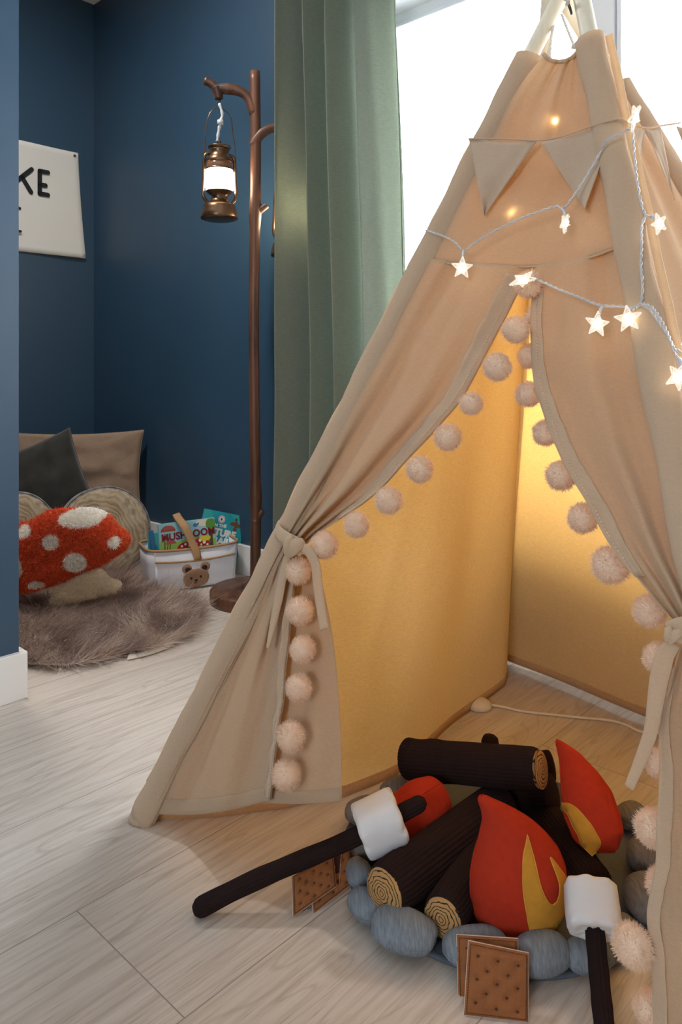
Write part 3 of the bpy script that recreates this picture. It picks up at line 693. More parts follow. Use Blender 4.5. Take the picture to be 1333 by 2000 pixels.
# ------------------------------------------------------------------ pennant bunting
def bunting():
    b = empty('bunting', pf(1060, 280, .03), 'beige fabric bunting of triangular flags strung across the tent top', 'bunting')
    line = [pf(916, 271, .030), pf(985, 271, .028), pf(1050, 274, .026), pf(1100, 266, .027), pf(1160, 245, .030), pf(1206, 232, .034), pf(1222, 234, .034)]
    r1 = pr(1240, 243, .022)
    line += [r1, pr(1262, 250, .02), pr(1290, 246, .016), pr(1330, 240, .012)]
    MB().tube(cr([tuple(p) for p in line], 60), .0016, 6).obj('bunting_cord', 'ribbon', b)
    def pen(tl, tr, tip, seed, fn, amp=.006, mid=None):
        rows = []; N = 24
        for i in range(N+1):
            v = i/N; r = []
            for j in range(17):
                w = j/16; a = np.array(tl)*(1-w)+np.array(tr)*w; a = a+np.array([0, 6*math.sin(PI*w)*(1-v)])
                p = a*(1-v*.995)+np.array(tip)*v*.995
                r.append(fn(p[0], p[1], .026+amp*math.sin(3*w+seed+v*2)*(v+.2)*1.2-.010*v+.003*nz((w*3, v*3, seed))))
            rows.append(r)
        grid('pennant', rows, 'penn', b, solid=.0013)
    pen((916, 270), (1049, 275), (946, 421), 1, pf); pen((1057, 278), (1206, 233), (1142, 408), 2.6, pf, .008)
    pen((1233, 242), (1262, 250), (1247, 331), 1, pr, .002); pen((1262, 251), (1290, 247), (1319, 392), 2, pr, .002)
    pen((1322, 246), (1352, 240), (1375, 380), 2, pr, .002)
bunting()

# ------------------------------------------------------------------ star string lights
def strings():
    t = empty('string_lights', pf(1180, 480, .03), 'clear wire string lights with small glowing stars draped over the tent', 'string lights')
    def wire(p, n=90):
        q = [Vector(v) for v in cr([tuple(v) for v in p], n)]; mb = MB()
        for ph in (0, PI):
            mb.tube([v+Vector((math.cos(i*.75+ph), 0, math.sin(i*.75+ph)))*.0011 for i, v in enumerate(q)], .0010, 5)
        mb.obj('wire', 'wcable', t)
    o = .036
    wire([pf(832, 449, .024), pf(868, 462, o), pf(890, 474, o), pf(906, 489, o), pf(925, 476, o), pf(960, 455, o), pf(1010, 430, o), pf(1060, 411, o), pf(1088, 403, o), pf(1098, 407, o), pf(1110, 398, o), pf(1130, 370, o), pf(1155, 330, o), pf(1172, 300, o), pf(1186, 275, o+.01), pf(1208, 262, o+.01), pf(1232, 252, o+.01)], 160)
    wire([pf(1236, 250, o), pf(1240, 300, o), pf(1245, 350, o), pf(1254, 400, o), pf(1263, 420, o), pf(1278, 426, o)], 60)
    wire([pf(1263, 420, o), pf(1255, 440, o), pf(1254, 480, o), pf(1253, 520, o), pf(1256, 560, o), pf(1253, 590, o), pf(1242, 598, o), pf(1234, 604, o)], 60)
    wire([pf(1030, 541, .05), pf(1055, 548, o), pf(1090, 564, o), pf(1130, 580, o), pf(1160, 592, o), pf(1180, 597, o), (pf(1215, 598, o)), pf(1240, 602, o), pf(1252, 595, o), pf(1270, 605, o), pf(1290, 632, o), pf(1305, 655, o), pf(1320, 690, o), pf(1330, 720, o)], 130)
    wire([pf(1254, 592, o+.004), pf(1276, 602, o+.004), pf(1300, 640, o+.004), pf(1318, 680, o+.004), pf(1345, 690, o)], 60)
    R = Vector((1, 0, 0)); UPV = Vector((0, 0, 1)); FV_ = Vector((0, -1, 0))
    def star(px, py, r, rot, tiltx, tilty, hang, off=.040):
        c = pf(px, py, off); k = r/F*c.y; m = Matrix.Rotation(tilty, 3, 'Z') @ Matrix.Rotation(tiltx, 3, 'X') @ Matrix.Rotation(rot, 3, 'Y')
        mb = MB(); 
        for (th, s_, mi) in ((.0022, 1.0, 0), (.0030, 1.04, 1)):
            out = []; inn = []
            for i in range(10):
                a = PI/2+i*PI/5; rr = k*(1 if i % 2 == 0 else .45); out.append(Vector((math.cos(a)*rr, 0, math.sin(a)*rr)))
            if mi == 0:
                f_ = [m @ (p*.97+Vector((0, -th, 0)))+c for p in out]; b_ = [m @ (p*.97+Vector((0, th, 0)))+c for p in out]
                mb.add(f_+b_, [tuple(range(10)), tuple(range(19, 9, -1))]+[(i, 10+i, 10+(i+1) % 10, (i+1) % 10) for i in range(10)])
        s = mb.obj('star', 'star', t, smooth=False)
        rim = MB()
        for i in range(10): rim.tube([m @ out[i]+c, m @ out[(i+1) % 10]+c], .0009, 5)
        for i in range(0, 10, 2): 
            for f in (.45, .6, .75): q = m @ (out[i]*f+Vector((0, -.003, 0)))+c; rim.tube([q, q+(m @ (out[i]*.06))], .0010, 4)
        rim.obj('star_edge', 'starrim', s)
        MB().tube([m @ Vector((0, -.002, -k*.30))+c, m @ Vector((0, -.002, k*.25))+c], [k*.20, k*.22], 10).obj('led', 'led', s)
        if hang: 
            h = pf(*hang, .036); MB().tube(cr([m @ Vector((0, 0, k*.35))+c, (m @ Vector((0, 0, k*.8))+c).lerp(h, .6), h], 10), .0022, 7).obj('lead', 'wcable', s)
    star(903, 523, 22, .05, .1, .1, (906, 490)); star(1104, 436, 20, .35, .2, .9, (1098, 408)); star(1240, 229, 27, -.9, .3, .9, (1234, 250), .045)
    star(1022, 546, 28, 1.35, 1.1, .4, (1040, 545), .062); star(1167, 633, 26, .15, -.1, .2, (1178, 598)); star(1228, 623, 27, -.15, .15, -.2, (1240, 603))
    star(1288, 437, 22, -.5, .1, .5, (1272, 423)); star(1326, 735, 30, .4, .2, .3, (1326, 700)); star(1352, 660, 26, .4, .2, .3, None)
strings()

# ------------------------------------------------------------------ lamp cord with foot switch on the floor inside the tent
def cord():
    t = empty('foot_switch', G(938, 1383), 'round cream plastic foot switch on the floor by the tent\'s yellow side', 'switch')
    c = G(936, 1382); MB().lathe([(0, 0), (.028, 0), (.031, .004), (.030, .010), (.024, .017), (.012, .021), (0, .022)], c, 36).obj('switch_body', 'switch', t)
    q = [G(955, 1376, .006), G(985, 1381, .004), G(1020, 1389, .004), G(1080, 1396, .004), G(1140, 1402, .004), G(1190, 1407, .004), G(1222, 1415, .004), G(1250, 1428, .004), G(1285, 1431, .004), G(1330, 1424, .004), G(1370, 1405, .004)]
    MB().tube(cr([tuple(p) for p in q], 90), .0032, 8).obj('power_cord', 'switch', t)
cord()
def insidelights():
    t = empty('string_lights', on(pFL, 1.15), 'small warm lights hung inside the tent top, glowing through the cloth', 'string lights')
    A = pf(1005, 420, -.008); B = pf(1085, 240, -.008); q = [on(pFL, 1.0)+Vector((.03, .03, 0)), A, pf(1050, 330, -.05), B, pf(1150, 300, -.06), on(pFR, 1.1)+Vector((.0, .06, 0))]
    MB().tube(cr([tuple(p) for p in q], 50), .0015, 6).obj('wire', 'wcable', t)
    for c in (A, B, pf(1150, 300, -.06)):
        bm = MB(); bm.lathe([(0, -.006), (.005, -.004), (.006, 0), (.004, .005), (0, .007)], c, 12); bm.obj('led', 'led', t)
insidelights()

# ------------------------------------------------------------------ campfire toy set on its round mat
MC = Vector((.265, 1.26, 0)); MR = .262; MT = .007
def matdisc():
    mb = MB(); seg = 96
    prof = [(0, .0), (MR-.004, .0), (MR, .002), (MR+.002, .0055), (MR, .008), (MR-.006, .0075), (MR-.012, MT-.001), (0, MT-.001)]
    v = []
    for r, z in prof:
        for k in range(seg):
            th = 2*PI*k/seg; lift = .006*max(0, nz((math.cos(th)*1.5, math.sin(th)*1.5, 3)))*(r/MR)**6; v.append((MC.x+r*math.cos(th), MC.y+r*math.sin(th), z+lift))
    mb.add(v, gridf(len(prof), seg, True)); o = mb.obj('campfire_mat', 'mat', loc=MC)
    tag(o, 'round slate grey felt mat under the soft campfire toys', 'mat')
matdisc()
def stone(px, py, w, h, dpt, label, m='jersey', rot=0, hc=None, tilt=0, seed=0):
    hz = h/2; h *= .70; dpt *= .80; hz = h/2; c = G(px, py, (hc or (hz+MT)))
    # rows around the long axis
    Mx = Matrix.Translation(c) @ Matrix.Rotation(rot, 4, 'Z') @ Matrix.Rotation(tilt, 4, 'Y'); v = []; N, K = 34, 44
    for i in range(N+1):
        ph = PI*i/N
        for k in range(K):
            th = 2*PI*k/K; p = Vector((-math.cos(ph), math.sin(ph)*math.cos(th), math.sin(ph)*math.sin(th)))
            f = 1+.07*nz((p.x*1.3, p.y*1.3+seed*3.1, p.z*1.3))+.02*nz((p.x*4, p.y*4+seed, p.z*4))
            e = 1-.10*abs(p.x)**6
            v.append(Mx @ Vector((math.copysign(abs(p.x)**.88, p.x)*w/2*f*e, p.y*dpt/2*f, p.z*hz*f)))
    f = gridf(N+1, K, True)
    o = empty('fabric_stone', (c.x, c.y, MT), label, 'toy stone', None)
    mk('stone_body', v, f, m, o)
    # side seam around the long way
    s = []
    for i in range(61):
        a = PI*i/60; p = Vector((-math.cos(a), math.sin(a), 0)); ff = 1+.07*nz((p.x*1.3, p.y*1.3+seed*3.1, 0))+.02*nz((p.x*4, p.y*4+seed, 0))
        s.append(Mx @ Vector((math.copysign(abs(p.x)**.88, p.x)*w/2*ff*(1-.1*abs(p.x)**6)*1.004, -p.y*dpt/2*ff*1.004, -.12*hz*math.sin(a))))
    MB().tube(s, .0008, 5).obj('seam', m, o)
    return o
stone(790, 1816, .104, .072, .080, 'big grey-blue fabric stone, largest along the front left of the campfire ring', rot=-.45, seed=1)
stone(930, 1850, .098, .066, .074, 'grey-blue fabric stone half hidden behind the two standing crackers', rot=.05, seed=2)
stone(1058, 1862, .088, .070, .072, 'grey-blue fabric stone just right of the two standing crackers', rot=.25, seed=3)
stone(1152, 1862, .076, .060, .062, 'small grey-blue fabric stone crossed by the front marshmallow stick', rot=.35, seed=4)
stone(714, 1768, .064, .054, .060, 'small grey-blue fabric stone below the cut end of the left log', rot=-1.0, seed=5)
stone(702, 1705, .062, .050, .052, 'small grey-blue fabric stone right of the leaning left crackers', rot=-1.3, seed=6)
stone(712, 1648, .070, .056, .060, 'dark grey fabric stone behind the white marshmallow on the left stick', 'jersey2', rot=-1.5, seed=7)
stone(715, 1582, .084, .062, .066, 'dark grey fabric stone left of the orange flame, beside the tent flap', 'jersey2', rot=.3, seed=8)
stone(783, 1540, .094, .062, .066, 'dark grey fabric stone under the left end of the top log', 'jersey2', rot=.5, seed=9)
stone(1262, 1752, .084, .078, .080, 'brownish grey fabric stone right of the white front marshmallow', 'jersey2', rot=1.2, seed=10)
stone(1262, 1668, .082, .068, .070, 'brownish grey fabric stone behind the right-hand ring stone', 'jersey2', rot=.9, seed=11)
stone(1232, 1592, .070, .056, .060, 'brownish grey fabric stone showing a sliver behind the right flame', 'jersey2', rot=.8, seed=12)
stone(1214, 1812, .050, .044, .046, 'small grey fabric stone tucked between marshmallow and pom-pom', 'jersey2', rot=.9, seed=13)

def log(a, b, r, label, caps=(1, 1), seed=0, bumps=(), ribs=34, bend=0, rr=None):
    a, b = Vector(a), Vector(b); ax = (b-a).normalized(); L = (b-a).length
    R_ = ax.to_track_quat('X', 'Z').to_matrix().to_4x4(); mid = (a+b)/2
    t = empty('fabric_log', mid, label, 'toy log', None, R_.to_euler()); bpy.context.view_layer.update()
    K = ribs*6; N = 40; v = []
    def prof(s):          # closing radius at stuffed ends
        e = 1
        if s < .06: e = (math.sqrt(max(0, 1-((.06-s)/.06)**2*(.22 if caps[0] else 1.0))))
        if s > .94: e = (math.sqrt(max(0, 1-((s-.94)/.06)**2*(.22 if caps[1] else 1.0))))
        return max(e, .02)
    for i in range(N+1):
        s = i/N; s = .5-.5*math.cos(PI*s) if i not in (0, N) else s; 
        for k in range(K):
            th = 2*PI*k/K; f = prof(s)*(1+.05*nz((s*3, math.cos(th)+seed, math.sin(th)))+.03*nz((s*8, math.cos(th)*2+seed, math.sin(th)*2)))
            for (bs, bt, bw, bh_) in bumps: f += bh_*math.exp(-((s-bs)/bw)**2)*max(0, math.cos(th-bt))**3
            q = r*f*(1+.022*math.cos(th*ribs)); v.append((-L/2+L*s, math.cos(th)*q, math.sin(th)*q+bend*math.sin(PI*s)))
    mk('corduroy_cover', v, gridf(N+1, K, True)+[tuple(range(K))[::-1], tuple(N*K+k for k in range(K))], 'cord', t, local=True)
    for e, sx in ((0, -1), (1, 1)):
        if not caps[e]: continue
        o = bpy.data.objects.new('cut_end', bpy.data.meshes.new('cut_end')); COL.objects.link(o); o.parent = t; o.location = (sx*(L/2), 0, 0); o['label'] = 'tan cut end with embroidered brown rings'
        vv = []; rc = r*math.sqrt(.78)*.985
        for i in range(9):
            q = i/8
            for k in range(40):
                th = 2*PI*k/40; ff = q*rc*(1+.05*nz((1.0 if sx > 0 else 0, math.cos(th)+seed, math.sin(th)))); vv.append((sx*(.0035+.004*(1-q*q)), ff*math.cos(th), ff*math.sin(th)))
        ff = gridf(9, 40, True); ff = ff if sx < 0 else [x[::-1] for x in ff]
        vv += [(sx*-.004, x[1], x[2]) for x in vv[8*40:9*40]]; ff += gridf(2, 40, True, 8*40) if 0 else [(8*40+k, 8*40+(k+1) % 40, 9*40+(k+1) % 40, 9*40+k) for k in range(40)]
        o.data.from_pydata(vv, [], ff); o.data.materials.append(M['logend']); o.data.polygons.foreach_set('use_smooth', [True]*len(ff)); o.data.update()
    return t
log(P(786, 1482, 1.40), P(1054, 1503, 1.255), .0335, 'dark brown corduroy log lying across the top of the pile, ringed end to the right', (0, 1), 1, ((.25, 1.6, .06, .10), (.06, 1.7, .05, .1)))
log(P(752, 1742, 1.085), P(985, 1566, 1.31), .0365, 'dark brown corduroy log at the left of the pile, ringed end above the small stone', (1, 0), 2)
log(P(866, 1792, 1.055), P(975, 1640, 1.23), .0315, 'short dark corduroy log between left log and flame, ringed end above the front stones', (1, 0), 3)
log(P(1035, 1560, 1.36), P(1166, 1742, 1.115), .032, 'dark brown corduroy log running from the middle down behind the front marshmallow', (0, 0), 4)
log(P(960, 1560, 1.36), P(1085, 1552, 1.30), .034, 'dark corduroy log in the shadow beneath the ringed end of the top log', (0, 0), 6)
def stub():
    a, b = P(957, 1512, 1.50), P(1050, 1490, 1.46)
    t = log(P(950, 1508, 1.52), P(1085, 1496, 1.50), .030, 'dark corduroy log behind the top log with a short side branch', (0, 0), 5)
    MB().tube([P(972, 1490, 1.50), P(962, 1462, 1.50), P(957, 1446, 1.50), P(957, 1438, 1.50)], [.015, .0155, .017, .012], 60, rib=.02, ribn=12).obj('side_branch', 'cord', t)
stub()

def flame(origin, axis, wdir, H, wfun, thick, label, deco, seam=True, name='fabric_flame', lean=0):
    ax = Vector(axis).normalized(); wd = Vector(wdir); wd = (wd-ax*wd.dot(ax)).normalized(); nd = wd.cross(ax).normalized()
    if nd.y > 0: nd = -nd
    o = empty(name, (origin[0], origin[1], MT), label, 'toy flame')
    N, K = 60, 64; T = np.array(wfun, float)
    def cs(t):
        cx = float(np.interp(t, T[:, 0], (T[:, 1]+T[:, 2])/2)); hw = float(np.interp(t, T[:, 0], (T[:, 2]-T[:, 1])/2)); return cx, hw
    tt = np.linspace(0, 1, 400); sm = lambda a: np.convolve(np.pad(a, 12, mode='edge'), np.ones(25)/25, 'valid')
    CXs = sm(np.interp(tt, T[:, 0], (T[:, 1]+T[:, 2])/2)); HWs = sm(np.interp(tt, T[:, 0], (T[:, 2]-T[:, 1])/2)); HWs[:40] *= np.sqrt(np.linspace(.0, 1, 40)); HWs[-14:] *= np.sqrt(np.linspace(1, 0.02, 14))
    cxf = lambda t: float(np.interp(t, tt, CXs)); hwf = lambda t: float(np.interp(t, tt, HWs))
    mw = HWs.max()
    def dep(t, u): # half thickness at cross coordinate u in -1..1
        h = hwf(t); return thick/2*min(1, (h/mw)**.75)*max(0, 1-abs(u)**2.1)**.62
    O = Vector(origin)
    def at(x, t, side, off=0):
        h = max(hwf(t), 1e-4); u = max(-1, min(1, (x-cxf(t))/h)); d = dep(t, u)
        wr = .0025*nz((x*22, t*5, side*3))+.0016*math.sin((t*H)*160+x*60)*max(0, abs(u)-.72)
        return O+ax*(t*H)+wd*x+nd*(side*(d+wr+off))
    v = []
    for i in range(N+1):
        t = i/N
        for k in range(K):
            th = 2*PI*k/K; u = math.cos(th); side = 1 if math.sin(th) >= 0 else -1
            if abs(math.sin(th)) < 1e-6: side = 0
            v.append(at(cxf(t)+hwf(t)*u, t, side) if side else O+ax*(t*H)+wd*(cxf(t)+hwf(t)*u))
    mk('felt_body', v, gridf(N+1, K, True), 'redfelt', o)
    for e in (-1, 1): MB().tube([O+ax*(i/60*H)+wd*(cxf(i/60)+e*hwf(i/60)*1.003) for i in range(1, 60)], .0009, 5).obj('seam', 'redfelt', o)
    for (poly, m, off) in deco:
        V_, F_ = decal([(x, t*H) for x, t in smoothpoly(poly, 70)], lambda x, y: at(x, y/H, 1, off), .004)
        mk('flame_applique', V_, F_, m, o, solid=.0012)
        mb = MB(); sp = smoothpoly(poly, 140); mb.tube([at(x, t, 1, off+.0004) for x, t in sp+[sp[0]]], .0007, 5, caps=False); mb.obj('applique_stitching', 'orange_ink' if m == 'yelfelt' else 'grnfelt', o)
    return o
# main flame, upright in the middle
O1 = P(1010, 1826, 1.075); k1 = 1.075/F; O1b = O1
H1 = 272*k1
def wf(pts, y0, y1, cx): # (y, xl, xr) in picture rows to (t, left, right)
    return [((y0-y)/(y0-y1), (l-cx)*k1, (r-cx)*k1) for y, l, r in pts]
W1f = wf([(1826, 985, 1040), (1818, 955, 1070), (1800, 935, 1092), (1770, 922, 1108), (1735, 917, 1114), (1700, 918, 1110), (1665, 925, 1096), (1635, 936, 1072), (1605, 943, 1040), (1585, 942, 1005), (1570, 936, 975), (1560, 933, 958), (1554, 933, 944)], 1826, 1554, 1010)
def px1(x, y): return ((x-1010)*k1, (1826-y)/272)
flame(O1, (0, .04, 1), (1, .12, 0), H1, W1f, .105, 'large upright red fabric flame in the middle with a yellow forked patch', [
    ([px1(*p) for p in ((1018, 1612), (1025, 1645), (1032, 1688), (1045, 1718), (1060, 1731), (1073, 1722), (1075, 1700), (1062, 1656), (1084, 1682), (1100, 1706), (1110, 1735), (1108, 1775), (1098, 1805), (1082, 1824), (1062, 1824), (1034, 1812), (1014, 1780), (1004, 1740), (998, 1690), (1003, 1645))], 'yelfelt', .0008),
    ([px1(*p) for p in ((1070, 1765), (1080, 1790), (1090, 1822), (1076, 1824), (1063, 1818), (1066, 1790))], 'grnfelt', .002)])
# right flame, tilted
k1 = 1.20/F
def wfg(pts, cx, H_): return [(t, l*k1, r*k1) for t, l, r in pts]
pb, pt = P(1205, 1664, 1.16), P(1086, 1444, 1.27)
flame(pb, pt-pb, Vector((1, .62, .42)), (pt-pb).length, [(0, -22*k1, 18*k1), (.05, -38*k1, 22*k1), (.12, -54*k1, 32*k1), (.22, -66*k1, 42*k1), (.4, -62*k1, 50*k1), (.6, -42*k1, 46*k1), (.8, -16*k1, 32*k1), (.93, -6*k1, 14*k1), (1, -2*k1, 4*k1)], .085, 'red fabric flame leaning back at the right, tip pointing up left', [
    ([(-50*k1, .05), (-36*k1, .08), (-40*k1, .20), (-46*k1, .36), (-54*k1, .50), (-60*k1, .40), (-62*k1, .20)], 'yelfelt', .0008)])
# left flame lying on its side
pb, pt = P(868, 1540, 1.30), P(735, 1640, 1.20)
flame(pb, pt-pb, Vector((.75, 0, 1)), (pt-pb).length*1.1, [(0, -16*k1, 18*k1), (.07, -42*k1, 34*k1), (.22, -62*k1, 46*k1), (.45, -66*k1, 50*k1), (.65, -46*k1, 34*k1), (.85, -18*k1, 14*k1), (1, -3*k1, 3*k1)], .085, 'orange-red fabric flame lying behind the left marshmallow', [])

def mallow(c, axis, r, L, label, seed):
    ax = Vector(axis).normalized(); Rm = ax.to_track_quat('X', 'Z').to_matrix().to_4x4(); t = empty('fabric_marshmallow', c, label, 'toy marshmallow', None, Rm.to_euler())
    N, K = 40, 72; v = []
    prof = [(-.50, .20), (-.47, .34), (-.475, .5), (-.50, .66), (-.505, .80), (-.475, .92), (-.42, .985), (-.3, 1.0), (0, 1.0), (.3, 1.0), (.42, .985), (.475, .92), (.505, .80), (.50, .66), (.475, .5), (.47, .34), (.50, .20)]
    q = cr(prof, N+1)
    for i, (x, rr) in enumerate(q):
        edge = math.exp(-((abs(x)-.46)/.05)**2)
        for k in range(K):
            th = 2*PI*k/K; n_ = 1+.05*nz((x*2, math.cos(th)*1.2+seed, math.sin(th)*1.2))+edge*(.040*math.sin(th*9+seed)+.07*nz((0, math.cos(th)*4+seed, math.sin(th)*4)))
            dx = .02*math.sin(th*7+seed*2)*edge
            sq = 1+.05*math.cos(4*th)*-1
            v.append((L*(x+dx*(1 if x > 0 else -1)), r*rr*n_*sq*math.cos(th), r*rr*n_*sq*math.sin(th)))
    mk('cushion', v, gridf(N+1, K, True)+[tuple(range(K))[::-1], tuple(N*K+k for k in range(K))], 'mallow', t, local=True)
def stick(a, b, r, label, r2=None):
    a, b = Vector(a), Vector(b); n = 60; L = b-a; pts = [a+L*(i/n)+Vector((0, 0, .003*math.sin(i/n*7))) for i in range(n+1)]
    rad = [(r+((r2 or r)-r)*i/n)*(1+.025*math.sin(i*.5)) * (math.sqrt(1-(1-i/2)**2*.75) if i < 2 else 1) * (math.sqrt(max(.15, 1-((i-(n-2))/2)**2*.85)) if i > n-2 else 1) for i in range(n+1)]
    o = MB().tube(pts, rad, 84, rib=.045, ribn=14).obj('roasting_stick', 'cord', loc=((a+b)/2)); tag(o, label, 'toy stick')
sa, sb = P(379, 1779, 1.118), P(832, 1566, 1.175)
stick(sa, sb, .0138, 'long dark corduroy stick through the left marshmallow, reaching out over the floor', .0125)
mc = sa.lerp(sb, .795); mallow(mc, sb-sa, .0395, .068, 'white fabric marshmallow on the long stick at the left of the fire', 1)
sa2 = P(1158, 1778, 1.0); sb2 = P(1182, 2010, .905); sb2 = sa2.lerp(sb2, 1.18)
stick(sa2, sb2, .0122, 'dark corduroy stick pointing at the camera beneath the front right marshmallow')
mallow(sa2.lerp(sb2, -.02), sb2-sa2, .0365, .056, 'white fabric marshmallow resting at the front right of the fire', 4)

def cracker(p00, p10, p11, p01, label, dots=True, mat='cracker', name='felt_cracker', t=.0032, group=None, inset=.09):
    """corner points: bottom left, bottom right, top right, top left (outer face)"""
    p00, p10, p11, p01 = map(Vector, (p00, p10, p11, p01)); n = (p10-p00).cross(p01-p00).normalized(); n = n if n.y < 0 else -n
    def W(u, v, d=0): return (p00*(1-u)+p10*u)*(1-v)+(p01*(1-u)+p11*u)*v+n*d
    o = empty(name, (p00+p10)/2, label, 'felt cracker' if mat == 'cracker' else 'felt toy', group)
    pts = [(.17, .18), (.5, .13), (.83, .13), (.33, .32), (.66, .30), (.17, .50), (.5, .47), (.83, .46), (.33, .63), (.67, .62), (.17, .82), (.5, .80), (.83, .79)] if dots else []
    K = 44
    def dent(u, v):
        e = min(u, 1-u, v, 1-v); base_ = .0025*min(1, (e/.04))**.5
        d = base_ + (.0022*min(1, max(0, e-.07)/.06) if dots else 0)
        for a, b in pts: d -= .0034*math.exp(-((u-a)**2+(v-b)**2)/.0030)
        return d+.0007*nz((u*4, v*4, 1))
    rows = [[W(i/K, j/K, dent(i/K, j/K)) for i in range(K+1)] for j in range(K+1)]; back = [[W(i/K, j/K, -.0006) for i in range(K+1)] for j in range(K+1)]
    v = [p for r_ in rows for p in r_]+[p for r_ in back for p in r_]; f = gridf(K+1, K+1)+[x[::-1] for x in gridf(K+1, K+1, base=(K+1)**2)]
    m = K+1; B = m*m; rim = [(j, j+1) for j in range(K)]+[(K+m*j, K+m*(j+1)) for j in range(K)]+[(K*m+j+1, K*m+j) for j in range(K)[::-1]]+[(m*(j+1), m*j) for j in range(K)[::-1]]
    f += [(b, a, a+B, b+B) for a, b in rim]
    mk('felt_face', v, f, mat, o)
    e = .009; bb = [W(-e, -e, -.0006), W(1+e, -e, -.0006), W(1+e, 1+e, -.0006), W(-e, 1+e, -.0006)]; b2 = [p-n*t for p in bb]
    mk('felt_backing', bb+b2, [(0, 1, 2, 3), (7, 6, 5, 4), (0, 4, 5, 1), (1, 5, 6, 2), (2, 6, 7, 3), (3, 7, 4, 0)], 'crackerw', o, smooth=False, bevel=.0006)
    mb = MB(); s = .035; 
    for off in (0,):
        c = [(s, s), (1-s, s), (1-s, 1-s), (s, 1-s), (s, s)]
        for (a, b), (c_, d_) in zip(c[:-1], c[1:]):
            for i in range(26):
                q0, q1 = (i+.1)/26, (i+.8)/26; A_ = (a+(c_-a)*q0, b+(d_-b)*q0); B_ = (a+(c_-a)*q1, b+(d_-b)*q1); mb.tube([W(*A_, dent(*A_)+.0002), W(*B_, dent(*B_)+.0002)], .0006, 4)
    mb.obj('border_stitching', 'thread' if mat == 'cracker' else 'crackerw', o)
    if dots:
        mb = MB()
        for a, b in pts:
            c_ = W(a, b, dent(a, b)+.0004); sx = (p10-p00).normalized()*.0022; sy = (p01-p00).normalized()*.0016; mb.tube([c_-sx, c_+sx], .0009, 5); mb.tube([c_-sy, c_+sy], .0009, 5)
        mb.obj('knots', 'thread', o)
    return o
z0_ = .014
cracker(G(907, 1982, .001), G(1032, 1996, .001), P(1033, 1862, .972), P(916, 1838, .985), 'brown quilted felt cracker standing in front, whole face in view')
cracker(P(896, 1962, .978), P(1015, 1975, .968), P(1012, 1834, .994), P(893, 1826, 1.010), 'brown felt cracker standing just behind the front one, only top and left edges showing')
# leaning stack at the left: cracker, chocolate, marshmallow sheet, cracker
q = lambda x, y, d: P(x, y, d)
cracker(q(573, 1790, 1.112), q(657, 1731, 1.150), q(651, 1665, 1.190), q(571, 1712, 1.150), 'brown felt cracker at the front of the leaning stack under the long stick')
cracker(q(586, 1788, 1.130), q(664, 1733, 1.162), q(670, 1660, 1.205), q(590, 1708, 1.165), 'chocolate brown felt square with white outlines inside the leaning stack', False, 'choc', 'felt_chocolate')
cracker(q(613, 1784, 1.126), q(691, 1724, 1.172), q(681, 1660, 1.212), q(604, 1706, 1.170), 'brown felt cracker at the back of the leaning stack against the stones')

